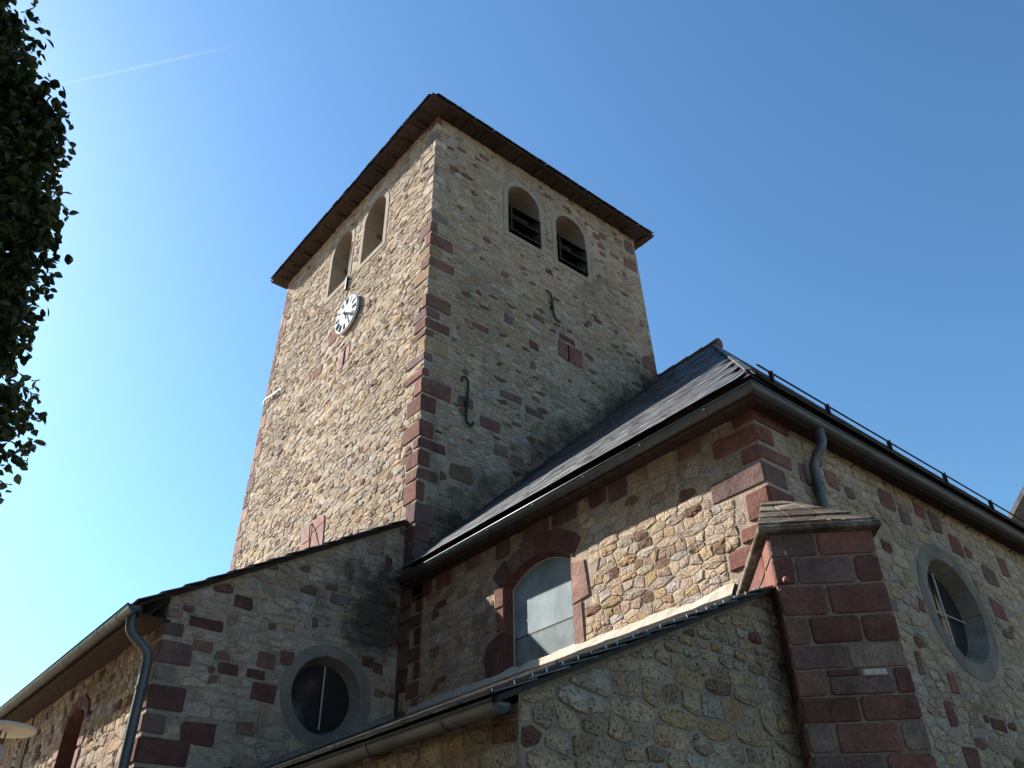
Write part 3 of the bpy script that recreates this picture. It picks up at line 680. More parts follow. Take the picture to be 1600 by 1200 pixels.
# fascia, soffit, gutters
v, f = box((5.255, 3.205, 3.90), (5.285, 8.50, 4.04)); mk('fascia_board', v, f, WOOD, tro)
v, f = box((5.287, 3.205, 3.90), (16.6, 3.235, 4.04)); mk('fascia_board', v, f, WOOD, tro)
v, f = box((5.287, 3.237, 3.935), (5.52, 8.50, 3.955)); mk('soffit_board', v, f, WOOD, tro)
v, f = box((5.522, 3.237, 3.935), (16.6, 3.42, 3.955)); mk('soffit_board', v, f, WOOD, tro)
def with_gutter(par, A, B, r, out, caps, hooks, name='gutter', mitre=0):
    v, f = gutter(A, B, r, out, 9, caps, mitre); g_ = mk(name, v, f, ZINC, par, smooth=True)
    o = Vector(out); A, B = Vector(A), Vector(B)
    v, f = tube([A + o * r + (A - B).normalized() * r * mitre, B + o * r], .009, 8); mk('lip_bead', v, f, ZINC, g_, smooth=True)
    n = int((B - A).length / hooks)
    for k in range(n):
        p = A.lerp(B, (k + .6) / n); d = (B - A).normalized()
        P = [p + o * ((r + .004) * math.cos(a)) - Vector((0, 0, 1)) * ((r + .004) * math.sin(a)) for a in [math.pi * q / 8 for q in range(9)]]
        P = [p + o * (r - .03) + Vector((0, 0, .012))] + P
        v, f = join([([tuple(q - d * .012) for q in P] + [tuple(q + d * .012) for q in P], [(i, i + 1, len(P) + i + 1, len(P) + i) for i in range(len(P) - 1)])]); mk('gutter_hook', v, f, ZINC, g_)
    return g_
with_gutter(tr, (5.221, 3.182, 3.972), (5.221, 8.45, 3.972), .060, (-1, 0, 0), (False, True), .75, mitre=1)
with_gutter(tr, (5.221, 3.182, 3.972), (16.7, 3.182, 3.972), .060, (0, -1, 0), (False, True), .75, mitre=1)
for x in (5.556, 5.902, 6.45, 6.922, 7.481, 8.02, 8.629, 9.115, 9.6, 10.1):
    v, f = tube([(x, SY + .03, 3.865), (x + .01, SY - .15, 3.895)], .0055, 6); mk('gutter_stay', v, f, IRON, tr)
pr = smoothpath([(6.19, 3.19, 3.92), (6.19, 3.19, 3.80), (6.17, 3.20, 3.74), (6.14, 3.29, 3.62), (6.14, 3.30, 3.50), (6.15, 3.30, 3.0), (6.15, 3.30, 1.0)], 2)
v, f = tube(pr, .043, 12); dp = mk('downpipe', v, f, ZINC, tr, smooth=True)
v, f = tube([(6.143, 3.30, 3.40), (6.143, 3.30, 3.43)], .05, 12); mk('pipe_clip', v, f, ZINC, dp)
v, f = tube([(6.15, 3.30, 3.415), (6.08, 3.38, 3.415)], .008, 6); mk('pipe_clip', v, f, IRON, dp)
# snow guard on the front slope
sg = thing_part(tr, 'snow_guard', (8, 3.5, 4.6))
for dz, dy in ((.02, .0), (.10, -.02)):
    v, f = tube([(5.83, 3.46 + dy, 4.52 + dz), (16.0, 3.46 + dy, 4.52 + dz)], .010, 8); mk('guard_rail', v, f, IRON, sg)
for x in (6.06, 6.98, 8.12, 9.29, 10.39, 11.5, 12.6, 13.7, 14.8, 15.8):
    v, f = box((x - .010, 3.43, 4.47), (x + .010, 3.47, 4.645)); mk('guard_bracket', v, f, IRON, sg)

# ================================================================== CHAPEL (lean-to against the tower)
ch = thing('side_chapel', (4.1, 12, -1.6), 'lean-to rubble chapel below the tower, with round window and steep single roof slope', 'building')
CX, CY = 2.68, 8.79
WC = Wall((0, CY, 0), (1, 0, 0), (0, -1, 0)); WCL = Wall((CX, 0, 0), (0, 1, 0), (-1, 0, 0))
cz = lambda x: 3.28 + (x - CX) * .585
oc1 = (4.585, 2.575)
v, f = WC.sheet([(CX, -1.6), (SX - .002, -1.6), (SX - .002, cz(SX)), (CX, cz(CX))], [circ(*oc1, .48)]); c_g = mk('wall', v, f, MORTAR_C, ch)
cwin = arch(10.93, 11.66, 1.2, 2.45, .2, 8)
v, f = WCL.sheet([(CY, -1.6), (19, -1.6), (19, 3.25), (CY, 3.25)], [cwin]); c_l = mk('wall', v, f, MORTAR, ch)
mk('wall', [(CX, 19, -1.6), (5.47, 19, -1.6), (5.47, 19, cz(5.47)), (CX, 19, 3.2)], [(0, 1, 2, 3)], MORTAR, ch)
exg, exw = [], [('r', 10.78, 1.1, 11.82, 2.75)]
z = 3.2; qr = random.Random(9); k = 0
for h, lg, ll, c in ((.15, .12, .3, GREY), (.19, .20, .3, PURP), (.26, .34, .25, PURP), (.18, .22, .4, GREY), (.27, .36, .3, DRED), (.22, .22, .4, PURP), (.27, .50, .3, DRED), (.3, .28, .4, DRED), (.3, .50, .3, DRED), (.28, .3, .4, PURP), (.3, .45, .3, RED), (.3, .3, .4, RED)):
    quoin(ch, (CX - .014, CY - .014, z - h + .01), (CX + lg, CY + ll, z - .01), jit(c, qr)); exg.append(('r', CX - .1, z - h, CX + lg + .012, z)); exw.append(('r', CY - .1, z - h, CY + ll + .012, z)); z -= h
for (x0, z0, x1, z1, c) in ((3.34, 3.32, 3.56, 3.46, DRED), (2.90, 3.02, 3.28, 3.14, DRED), (3.0, 2.78, 3.22, 2.90, BRN), (3.72, 2.74, 3.92, 2.92, RED), (3.62, 2.62, 3.82, 2.72, DRED), (3.98, 2.82, 4.14, 2.98, RED), (3.70, 2.40, 3.98, 2.58, DRED), (3.3, 2.62, 3.52, 2.72, DRED), (4.5, 3.62, 4.68, 3.76, PURP), (5.14, 2.92, 5.28, 3.04, DRED), (5.28, 3.28, 5.38, 3.44, DRED), (5.40, 3.30, 5.455, 3.44, DRED), (4.98, 2.98, 5.14, 3.08, DRED), (3.05, 1.9, 3.4, 2.1, DRED), (3.6, 2.05, 3.8, 2.18, BRN), (5.2, 4.2, 5.3, 4.4, DRED), (3.95, 3.2, 4.1, 3.28, OCH), (4.3, 3.3, 4.38, 3.42, RED)):
    face_block(WC, c_g, rough_rect(x0, z0, x1, z1, .014), jit(c, qr), .010, 'block'); exg.append(('r', x0 - .012, z0 - .012, x1 + .012, z1 + .012))
def colc(u, v, c, rng):
    if c[0] > .3: k = .3; c = tuple(a * (1 - k) + b * k for a, b in zip(c, (.40, .36, .29)))
    return c
sg1 = masonry(WC, [(CX, .5), (SX, .5), (SX, cz(SX) - .02), (CX, cz(CX) - .02)], exg + [('c', *oc1, .60)], 71, hm=.095, asp=2.0, gap=.010, h=(.004, .016), red=.4, colf=colc)
sg2 = masonry(WCL, [(CY, -.2), (17, -.2), (17, 3.2), (CY, 3.2)], exw, 72, hm=.11, asp=1.7, gap=.006, h=(.006, .022), red=1.6)
lay([(c_g, sg1, STONE_C), (c_l, sg2, STONE)])
oculus(WC, ch, *oc1, .565, .43, .37, .16, GREYSTONE, 4, 'v')
# left-hand window with deep red reveals
cw = thing_part(ch, 'window', WCL.p(11.3, 1.2, 0))
wi2 = [(11.295 + (u - 11.295) * .9, v) for u, v in cwin]
v, f = strip(WCL, cwin, .02, wi2, -.30); mk('reveal', v, f, SAND, cw, [DRED] * len(v))
v, f = WCL.sheet(wi2, (), -.29); mk('pane', v, f, DGLASS, cw)
for s, u0, u1 in ((0, 10.79, 10.925), (1, 11.665, 11.80)):
    for k in range(4):
        z0 = 1.2 + k * .32; face_block(WCL, c_l, rough_rect(u0 - (.06 if k % 2 and not s else 0), z0 + .006, u1 + (.06 if k % 2 and s else 0), z0 + .314, .004), jit(PINK), .022, 'jamb_stone')
for k in range(5):
    a, b = math.pi * (k + .03) / 5, math.pi * (k + .97) / 5
    face_block(WCL, c_l, [(11.295 + r_ * math.cos(t), 2.47 + (r_ - .16) * math.sin(t)) for r_, t in ((.37, a), (.50, a), (.50, b), (.37, b))], jit(RED), .022, 'voussoir')
# roof
cro = thing_part(ch, 'roof', (4, 12, 3.5))
X0 = 2.36; z0 = cz(X0) + .03
Vc = Vector((1, 0, .585)).normalized()
mk('roof_deck', [(X0, CY - .07, z0), (5.46, CY - .07, cz(5.46) + .03), (5.46, 19.1, cz(5.46) + .03), (X0, 19.1, z0), (X0, CY - .07, z0 - .03), (5.46, CY - .07, cz(5.46)), (5.46, 19.1, cz(5.46)), (X0, 19.1, z0 - .03)], [(0, 1, 2, 3), (7, 6, 5, 4), (0, 4, 5, 1), (3, 2, 6, 7), (0, 3, 7, 4)], WOOD, cro)
slates(cro, (X0 - .04, 0, z0 - .022), (0, 1, 0), Vc, lambda u, v: True, (CY - .05, 19.0), 3.5, .22, .125, .30, 40, 13, t=.010)
v, f = box((X0 + .02, CY - .05, z0 - .12), (X0 + .05, 19, z0 - .035)); mk('fascia_board', v, f, WOOD, cro)
v, f = box((X0 + .052, CY - .05, z0 - .11), (CX + .03, 19, z0 - .095)); mk('soffit_board', v, f, WOOD, cro)
gl = with_gutter(ch, (2.30, 8.62, 3.06), (2.30, 19, 3.10), .07, (-1, 0, 0), (True, True), .6)
pl = smoothpath([(2.34, 8.80, 3.02), (2.35, 8.80, 2.93), (2.37, 8.80, 2.84), (2.56, 8.80, 2.70), (2.59, 8.80, 2.62), (2.59, 8.80, 2.4), (2.59, 8.80, 1.0), (2.59, 8.80, -1.6)], 2)
v, f = tube(pl, .05, 14); cdp = mk('downpipe', v, f, ZINC, ch, smooth=True)
for zz in (2.33, 1.2):
    v, f = tube([(2.59, 8.80, zz), (2.59, 8.80, zz + .03)], .057, 14); mk('pipe_clip', v, f, ZINC, cdp)
# cable and insulators on the eaves wall
v, f = tube([WCL.p(13.49, 3.0, .03), WCL.p(13.47, 2.9, .025), WCL.p(13.42, 2.3, .03), WCL.p(13.40, 1.0, .03)], .009, 6); mk('wall_cable', v, f, IRON, ch)
for q, dz in ((13.72, 2.40), (13.74, 2.50)):
    v, f = tube([WCL.p(q, dz, .06), WCL.p(q, dz + .03, .06), WCL.p(q, dz + .07, .06)], [.014, .024, .016], 8); mk('insulator', v, f, WHITE, ch)
v, f = tube([WCL.p(13.73, 2.38, 0), WCL.p(13.73, 2.38, .07), WCL.p(13.73, 2.60, .07)], .006, 6); mk('insulator_bracket', v, f, IRON, ch)
v, f = tube([WCL.p(10.62 + .025 * math.cos(a), 2.48 + .025 * math.sin(a), .035) for a in [q * math.pi / 5 for q in range(11)]], .006, 6); mk('iron_ring', v, f, IRON, ch)

# ================================================================== SACRISTY (low lean-to in front)
sa = thing('sacristy', (4.2, 6.2, -1.6), 'low lean-to annexe with shaded rubble gable beside the red buttress', 'building')
AX, AY = 2.485, 2.97
WA = Wall((0, AY, 0), (1, 0, 0), (0, -1, 0)); WAL = Wall((AX, 0, 0), (0, 1, 0), (-1, 0, 0))
az = lambda x: 1.005 + (x - 2.363) * .4545
v, f = WA.sheet([(AX, -1.6), (4.66, -1.6), (4.66, az(4.66) - .03), (AX, az(AX) - .03)]); a_g = mk('wall', v, f, MORTAR, sa)
v, f = WAL.sheet([(AY, -1.6), (CY, -1.6), (CY, .99), (AY, .99)]); a_l = mk('wall', v, f, MORTAR, sa)
def cola(u, v, c, rng):
    return tuple(a * b for a, b in zip(c, (.96, .91, .86))) if c[0] > .3 else c
PBK = PAL[:]; 
sa1 = masonry(WA, [(AX, -1.0), (4.62, -1.0), (4.62, az(4.62) - .05), (AX, az(AX) - .05)], [], 81, hm=.088, asp=1.7, gap=.011, h=(.004, .020), red=.5, colf=cola)
sa2 = masonry(WAL, [(AY, -.6), (CY, -.6), (CY, .96), (AY, .96)], [], 82, hm=.13, asp=1.6, gap=.01, h=(.004, .02), red=.8)
lay([(a_g, sa1, STONE), (a_l, sa2, STONE)])
sro = thing_part(sa, 'roof', (4.1, 6, 1.8))
X0 = 2.325; Va = Vector((1, 0, .4545)).normalized(); zz0 = az(X0) - .005
fx = lambda y: y + 1.65                                   # where the buttress flank cuts the roof
rd = [(X0, AY - .06), (fx(AY - .06), AY - .06), (5.465, 3.815), (5.465, CY - .003), (X0, CY - .003)]
mk('roof_deck', [(x, y, az(x) - .005) for x, y in rd] + [(x, y, az(x) - .033) for x, y in rd], [(0, 1, 2, 3, 4), (9, 8, 7, 6, 5), (0, 5, 6, 1), (1, 6, 7, 2), (0, 4, 9, 5)], DARK, sro)
slates(sro, (X0 - .05, 0, zz0 - .024), (0, 1, 0), Va, lambda u, v: X0 + v * .91 + .12 < fx(u) , (AY + .03, CY - .08), 3.35, .22, .11, .28, 120, 14, t=.008)
v_ = .02
while v_ < 2.45:
    P = Vector((X0 - .05, AY - .055, zz0 - .024)) + Va * v_
    v, f = tube([P + Vector((0, -.004, .030)), P + Vector((-.012, -.014, .030)), P + Vector((-.012, -.016, .012))], .003, 5); mk('slate_hook', v, f, STEEL, sro); v_ += .11 * R.uniform(.8, 1.25)
with_gutter(sa, (2.363, AY - .03, .970), (2.363, CY - .01, .970), .053, (-1, 0, 0), (True, False), .6)
# lime fillet along the head of the roof
fr_ = random.Random(3); pts = []; y = 3.83; A_, B_ = [], []
while y <= 8.55:
    zt = az(5.465) + .105 + fr_.uniform(-.018, .018) + (.03 if y < 4.0 else 0); A_.append((5.468, y, zt)); B_.append((5.395 + fr_.uniform(-.012, .012), y, az(5.40) + .035)); y += .14
n = len(A_); C_ = [(5.468, p[1], az(5.4) - .02) for p in A_]
F = [(i, i + 1, n + i + 1, n + i) for i in range(n - 1)] + [(n + i, n + i + 1, 2 * n + i + 1, 2 * n + i) for i in range(n - 1)]
mk('mortar_fillet', A_ + B_ + C_, F, FILLET, sro)
A_, B_ = [], []; x = 3.6
while x <= 5.45:
    A_.append((x, CY - .002, az(x) + .10 + fr_.uniform(-.015, .015))); B_.append((x, CY - .07, az(x) + .035)); x += .13
n = len(A_); mk('mortar_fillet', A_ + B_ + [(p[0], p[1], p[2] - .12) for p in A_], [(n + i, n + i + 1, i + 1, i) for i in range(n - 1)] + [(n + i, 2 * n + i, 2 * n + i + 1, n + i + 1) for i in range(n - 1)], GREYSTONE, sro)

# ================================================================== CORNER BUTTRESS
bu = thing('corner_buttress', (5.1, 3.0, -1.6), 'diagonal red sandstone buttress with sloping lichen covered cap at the wing corner', 'buttress')
q2 = 2 ** -.5; BS, BW = 1.07, .655
fc = Vector((SX - BS * q2, SY - BS * q2, 0)); UB = Vector((q2, -q2, 0)); NB = Vector((-q2, -q2, 0))
WB = Wall(fc, UB, NB)                                     # u runs from -BW/2 to BW/2 along the front
WBL = Wall(fc - UB * (BW / 2), -NB, -UB)                  # left flank, u runs back towards the corner
WBR = Wall(fc + UB * (BW / 2), -NB, UB)
ZB = 2.30
core = [WB.p(-BW / 2, -1.6, -.02), WB.p(BW / 2, -1.6, -.02), WB.p(BW / 2, -1.6, -BS - .05), WB.p(-BW / 2, -1.6, -BS - .05)]
core = [WB.p(s * (BW / 2 - .004), z_, d) for z_ in (-1.6, ZB) for s, d in ((-1, -.004), (1, -.004), (1, -BS - .1), (-1, -BS - .1))]
bw_ = mk('wall', core, [(0, 1, 5, 4), (1, 2, 6, 5), (3, 0, 4, 7), (4, 5, 6, 7)], earthy('grey_joint_mortar', (.33, .26, .22), False, sc1=20, sc2=60), bu)
rows = [(2.30, 2.14, [(0, .45, PURP), (.45, 1, RED)]), (2.14, 1.955, [(0, .2, DRED), (.2, .75, PURP), (.75, 1, DRED)]), (1.955, 1.76, [(0, .44, RED), (.44, 1, DRED)]), (1.76, 1.585, [(0, .22, BRN), (.22, .68, DRED), (.68, 1, DRED)]),
        (1.585, 1.438, [(0, .5, PURP), (.5, 1, (.24, .19, .15))]), (1.438, 1.285, [(0, .27, BRN), ('s', .27, .84), (.84, 1, DRED)]), (1.285, 1.143, [(0, .5, DRED), (.5, 1, DRED)]), (1.143, .977, [(0, .24, (.17, .13, .12)), (.24, .78, RED), (.78, 1, (.22, .17, .14))]), (.977, .80, [(0, .6, PURP), (.6, 1, RED)])]
z = .80; br = random.Random(4)
while z > -1.55:
    h = br.uniform(.16, .21); t = br.uniform(.3, .7); rows.append((z, z - h, [(0, t, br.choice([RED, DRED, PURP])), (t, 1, br.choice([RED, BRN, PURP]))])); z -= h
for ri, (zt, zb, bl) in enumerate(rows):
    for b_ in bl:
        g_ = .006
        if b_[0] == 's':
            a, c = b_[1] * BW - BW / 2, b_[2] * BW - BW / 2; zm = zt - .045
            face_block(WB, bw_, rough_rect(a + g_, zb + g_, c - g_, zm - .006, .004, br), jit((.19, .135, .12), br), .012)
            face_block(WB, bw_, rough_rect(a + g_, zm + .004, a + .19, zt - g_, .004, br), jit(DRED, br), .010)
            face_block(WB, bw_, rough_rect(a + .21, zm + .002, c - .03, zt - .006, .003, br), (.62, .60, .56), .014); continue
        a, c = b_[0] * BW - BW / 2, b_[1] * BW - BW / 2
        face_block(WB, bw_, rough_rect(a + (g_ if b_[0] else 0), zb + g_, c - (g_ if b_[1] < 1 else 0), zt - g_, .004, br), tuple(x * 1.15 for x in jit(b_[2], br, .1)), .006)
    for w_ in (WBL, WBR):
        t = .25 + .5 * ((ri * 37) % 10) / 10
        face_block(w_, bw_, rough_rect(.004, zb + .009, t - .008, zt - .009, .004, br), jit(br.choice([RED, RED, PINK]), br), .004)
        face_block(w_, bw_, rough_rect(t + .008, zb + .009, BS + .1, zt - .009, .004, br), jit(br.choice([RED, RED, PURP]), br), .004)
# cap: lip slabs and two courses of weathering slabs rising to the corner
OV = .06
cap = thing_part(bu, 'cap', (5.0, 2.9, 2.5)); HW = BW / 2 + OV
REDCAP = earthy('red_cap_stone', (.20, .105, .08), False, tint=(.33, .28, .2), sc1=14, sc2=45, b1=.02, b2=.01)
def slab(d0, d1, za, zb, th, ha, hb, name, m, nsp, seed):
    """a course of stone slabs from depth d0 (height za, half width ha) back to d1"""
    rr = random.Random(seed); ts = [-1] + sorted(rr.uniform(-.55, .55) for _ in range(nsp - 1)) + [1]
    for a, b in zip(ts, ts[1:]):
        a += .012 if a > -1 else 0; b -= .012 if b < 1 else 0; q = [rr.uniform(-.008, .008) for _ in range(4)]
        lo = [WB.p(a * ha, za, d0), WB.p(b * ha, za, d0), WB.p(b * hb, zb, d1), WB.p(a * hb, zb, d1)]
        hi = [WB.p(a * ha, za + th + q[0] * .5, d0 + q[1]), WB.p(b * ha, za + th + q[1] * .5, d0 + q[0]), WB.p(b * hb, zb + th + q[2], d1), WB.p(a * hb, zb + th + q[3], d1)]
        v, f = bevel(lo + hi, [(3, 2, 1, 0), (4, 5, 6, 7), (0, 1, 5, 4), (1, 2, 6, 5), (2, 3, 7, 6), (3, 0, 4, 7)], .007); mk(name, v, f, m, cap)
slab(OV, -BS - .1, 2.305, 2.305, .040, HW, HW, 'cap_slab', LICHEN, 1, 1)
hwf = lambda d: HW * (1 - .80 * (OV - d) / (OV + BS)); zf = lambda d: 2.325 + .735 * (OV - d) / (OV + BS)
for k_, (d0, d1, m_, nn) in enumerate(((OV - .045, -.25, LICHEN, 3), (-.23, -.52, LICHEN, 2), (-.50, -.80, LICHEN, 3), (-.78, -1.04, REDCAP, 2))):
    slab(d0, d1, zf(d0) + .004, zf(d1) - .004, .018, hwf(d0), hwf(d1), 'weathering_slab', m_, nn, 20 + k_)
cv_ = [WB.p(-HW + .03, 2.352, OV - .03), WB.p(HW - .03, 2.352, OV - .03), WB.p(HW - .03, 2.352, -BS + HW - .05), WB.p(-HW + .03, 2.352, -BS + HW - .05), WB.p(-.05, 3.05, -BS + .02), WB.p(.05, 3.05, -BS + .02)]
mk('cap_core', cv_, [(0, 1, 5, 4), (3, 0, 4), (1, 2, 5)], REDCAP, cap)
v, f = tube([WB.p(-.27, 1.985, .0), WB.p(-.27, 1.985, .03), WB.p(-.27, 1.985, .045)], [.018, .022, .012], 12); mk('iron_boss', v, f, simple('rust_red_boss', (.24, .09, .06), .7), bu, smooth=True)
v, f = tube(smoothpath([WB.p(-.235, 2.14, -.01), WB.p(-.235, 2.13, .04), WB.p(-.25, 2.17, .05)], 1), .005, 6); mk('wire_hook', v, f, STEEL, bu)

# ================================================================== CLOCK
ck = thing('tower_clock', (5.40, 11.20, 10.04), 'round white clock dial with dark hands hung on the sunlit tower face', 'clock')
WK = Wall((5.40, 0, 0), (0, 1, 0), (-1, 0, 0)); kc = (11.20, 10.04); KR = .40
def kp(r_, a, d): return WK.p(kc[0] - r_ * math.sin(a), kc[1] + r_ * math.cos(a), d)
ring = [2 * math.pi * k / 40 for k in range(40)]
V = [kp(KR, a, -.035) for a in ring] + [kp(KR, a, 0) for a in ring] + [kp(KR - .012, a, .008) for a in ring]
F = [(r_ * 40 + i, r_ * 40 + (i + 1) % 40, (r_ + 1) * 40 + (i + 1) % 40, (r_ + 1) * 40 + i) for r_ in (0, 1) for i in range(40)] + [tuple(range(80, 120)), tuple(range(39, -1, -1))]
mk('dial', V, F, WHITE, ck)
def bar(p, q, wd, d, name, par=ck):
    """flat stroke on the dial between two (right, up) points"""
    (a, b), (c, e) = p, q; L = math.hypot(c - a, e - b); nx, ny = -(e - b) / L * wd / 2, (c - a) / L * wd / 2
    P = [(a + nx, b + ny), (c + nx, e + ny), (c - nx, e - ny), (a - nx, b - ny)]
    return [WK.p(kc[0] - x, kc[1] + y, d) for x, y in P] + [WK.p(kc[0] - x, kc[1] + y, d + .004) for x, y in P], [(0, 1, 2, 3), (7, 6, 5, 4), (0, 4, 5, 1), (1, 5, 6, 2), (2, 6, 7, 3), (3, 7, 4, 0)]
ROM = ['XII', 'I', 'II', 'III', 'IIII', 'V', 'VI', 'VII', 'VIII', 'IX', 'X', 'XI']
for h in range(12):
    a = h * math.pi / 6; ws = {'I': .028, 'V': .05, 'X': .05}; tot = sum(ws[c] for c in ROM[h]); x = -tot / 2; parts = []
    T = lambda u, w_: (w_ * math.sin(a) + u * math.cos(a), w_ * math.cos(a) - u * math.sin(a))
    for c in ROM[h]:
        lo, hi = .235, .365; w_ = ws[c]; m_ = x + w_ / 2
        if c == 'I': parts.append(bar(T(m_, lo), T(m_, hi), 0.018, .0085, ''))
        elif c == 'V': parts += [bar(T(x + .006, hi), T(m_, lo), 0.018, .0085, ''), bar(T(x + w_ - .006, hi), T(m_, lo), 0.011, .0085, '')]
        else: parts += [bar(T(x + .006, hi), T(x + w_ - .006, lo), 0.018, .0085, ''), bar(T(x + w_ - .006, hi), T(x + .006, lo), 0.011, .0085, '')]
        x += w_
    v, f = join(parts); mk('numeral', v, f, DIALINK, ck)
for nm, ang, L, wd, d in (('hour_hand', math.radians(155), .21, .034, .03), ('minute_hand', math.radians(122), .31, .024, .04)):
    s, c = math.sin(ang), math.cos(ang); v, f = bar((-s * .08, -c * .08), (s * L, c * L), wd, d, ''); mk(nm, v, f, DIALINK, ck)
v, f = tube([WK.p(*kc, .005), WK.p(*kc, .05)], .022, 10); mk('hub', v, f, DIALINK, ck)
v, f = tube([WK.p(kc[0], kc[1], -.075), WK.p(kc[0], kc[1], -.03)], .05, 10); mk('mount', v, f, IRON, ck)
v, f = tube(smoothpath([WK.p(11.42, 10.38, -.04), WK.p(11.50, 10.55, -.04), WK.p(11.46, 10.8, -.035), WK.p(11.45, 11.0, -.035), WK.p(11.42, 11.13, -.04), WK.p(11.44, 11.16, -.07), WK.p(11.45, 12.1, -.05)], 2), .011, 6); mk('cable', v, f, WIRON, ck)
v, f = box((5.415, 11.40, 10.80), (5.455, 11.45, 11.12)); mk('cable_bracket', v, f, IRON, ck)

# ================================================================== SUNDIAL
sd = thing('sundial', (5.46, 11.55, 5.4), 'worn pink stone sundial with iron rod low on the sunlit tower face', 'sundial')
for p_ in ([(11.14, 5.46), (11.53, 5.42), (11.55, 5.80), (11.16, 5.86)], [(11.56, 5.42), (11.96, 5.42), (11.94, 5.70), (11.57, 5.70)], [(11.57, 5.712), (11.86, 5.712), (11.85, 5.99), (11.58, 6.0)], [(11.17, 5.872), (11.555, 5.81), (11.56, 6.03), (11.2, 5.98)]):
    v, f = WLft.prism(p_, -.04, .018, .006); mk('panel', v, f, SAND, sd, [jit((.36, .225, .20), R, .05)] * len(v))
for (u, v_, w_, h_) in ((11.24, 5.74, .03, .07), (11.28, 5.70, .025, .06), (11.36, 5.72, .02, .08), (11.40, 5.68, .02, .05), (11.42, 5.56, .05, .04), (11.38, 5.50, .03, .03), (11.70, 5.80, .04, .03), (11.66, 5.86, .03, .03), (11.78, 5.56, .03, .04), (11.45, 5.92, .03, .02)):
    v, f = WLft.prism([(u, v_), (u + w_, v_ - .01), (u + w_, v_ + h_), (u, v_ + h_)], .01, .0205, .001); mk('hour_mark', v, f, IRON, sd)
v, f = tube([(5.45, 11.58, 5.97), (5.40, 11.545, 5.90), (5.335, 11.30, 5.30)], .011, 8); mk('gnomon', v, f, IRON, sd)

# ================================================================== FAR WING at the right edge
fw = thing('neighbouring_house', (20, 2, -1.6), 'sliver of dark slate roof showing above the gutter at the right picture edge', 'house')
mk('wall', [(18, 5.62, -1.6), (18, -3, -1.6), (18, -3, 7.3), (18, 1.3, 11.6), (18, 5.62, 7.3), (26, 5.62, -1.6), (26, 5.62, 7.3)], [(0, 1, 2, 3, 4), (0, 4, 6, 5)], MORTAR, fw)
for s, (ya, za, yb, zb) in enumerate(((5.80, 7.28, 1.3, 11.75), (-3.2, 7.28, 1.3, 11.75))):
    v = [(17.8, ya, za), (26, ya, za), (26, yb, zb), (17.8, yb, zb)]; v += [(a, b, c + .12) for a, b, c in v]
    mk('roof_slope', v, [(3, 2, 1, 0), (4, 5, 6, 7), (0, 1, 5, 4), (1, 2, 6, 5), (2, 3, 7, 6), (3, 0, 4, 7)], SLATE, fw)

# ================================================================== STREET LAMP
lp = thing('street_lamp', (1.60, 9.37, -1.6), 'round cream reflector disc of a street lamp at the lower left edge', 'lamp')
v, f = tube([(1.60, 9.37, -1.6), (1.60, 9.37, -.8), (1.60, 9.37, 1.62)], [.06, .05, .038], 12); mk('pole', v, f, PLASTIC, lp, smooth=True)
v, f = tube([(1.60, 9.37, 1.60), (1.60, 9.37, 1.64), (1.60, 9.37, 1.78), (1.60, 9.37, 1.80)], [.05, .075, .085, .06], 16); mk('lamp_body', v, f, PLASTIC, lp, smooth=True)
v, f = tube([(1.60, 9.37, 1.915), (1.60, 9.37, 1.935), (1.60, 9.37, 1.955), (1.60, 9.37, 1.99)], [.28, .30, .29, .05], 32); mk('reflector_disc', v, f, simple('cream_enamel', (.62, .56, .46), .5, var=.08, bump=0), lp)
for a in (.4, 2.5, 4.6):
    v, f = tube([(1.60 + .05 * math.cos(a), 9.37 + .05 * math.sin(a), 1.79), (1.60 + .06 * math.cos(a), 9.37 + .06 * math.sin(a), 1.92)], .007, 6); mk('support_rod', v, f, IRON, lp)

# ================================================================== TREE
te = thing('lime_tree', (-2.1, 9.7, -1.6), 'dark backlit broadleaf tree at the left picture edge', 'tree')
trr = random.Random(77)
limbs = [tube(smoothpath([(-2.1, 9.7, -1.65), (-2.12, 9.7, 0.2), (-2.05, 9.75, 2.5), (-2.1, 9.7, 5.5), (-2.0, 9.65, 9.0)], 1), [.30, .27, .25, .21, .17, .13, .09, .05][:8] + [.03] * 10, 10)]
v, f = tube([(-2.1, 9.7, -1.65), (-2.12, 9.7, 0.2), (-2.05, 9.75, 2.5), (-2.1, 9.7, 5.5), (-2.0, 9.65, 9.3)], [.32, .25, .21, .14, .03], 10); mk('trunk', v, f, BARK, te, smooth=True)
clumps = []
C0 = Vector((-1.58, 9.6, 3.5)); AX3 = (2.36, 2.36, 7.7)
for k in range(1250):
    while True:
        d = Vector((trr.gauss(0, 1), trr.gauss(0, 1), trr.gauss(0, 1))).normalized()
        r_ = trr.uniform(.62, 1.0) ** .6
        p = C0 + Vector((d.x * AX3[0], d.y * AX3[1], d.z * AX3[2])) * r_
        if p.z > .9: break
    clumps.append(p)
lobes = [clumps[k] for k in range(0, 1250, 18)]
clumps = [p.lerp(min(lobes, key=lambda q: (q - p).length_squared), .32) for p in clumps]
for k in range(34):
    p = clumps[k * 12]; h0 = max(1.2, p.z - 1.6 - trr.uniform(0, 1)); s = Vector((-2.07, 9.7, h0)); m_ = s.lerp(p, .55) + Vector((0, 0, .25))
    v, f = tube([s, m_, p], [.055, .032, .008], 6); mk('branch', v, f, BARK, te)
lm = bpy.data.meshes.new('leaf')
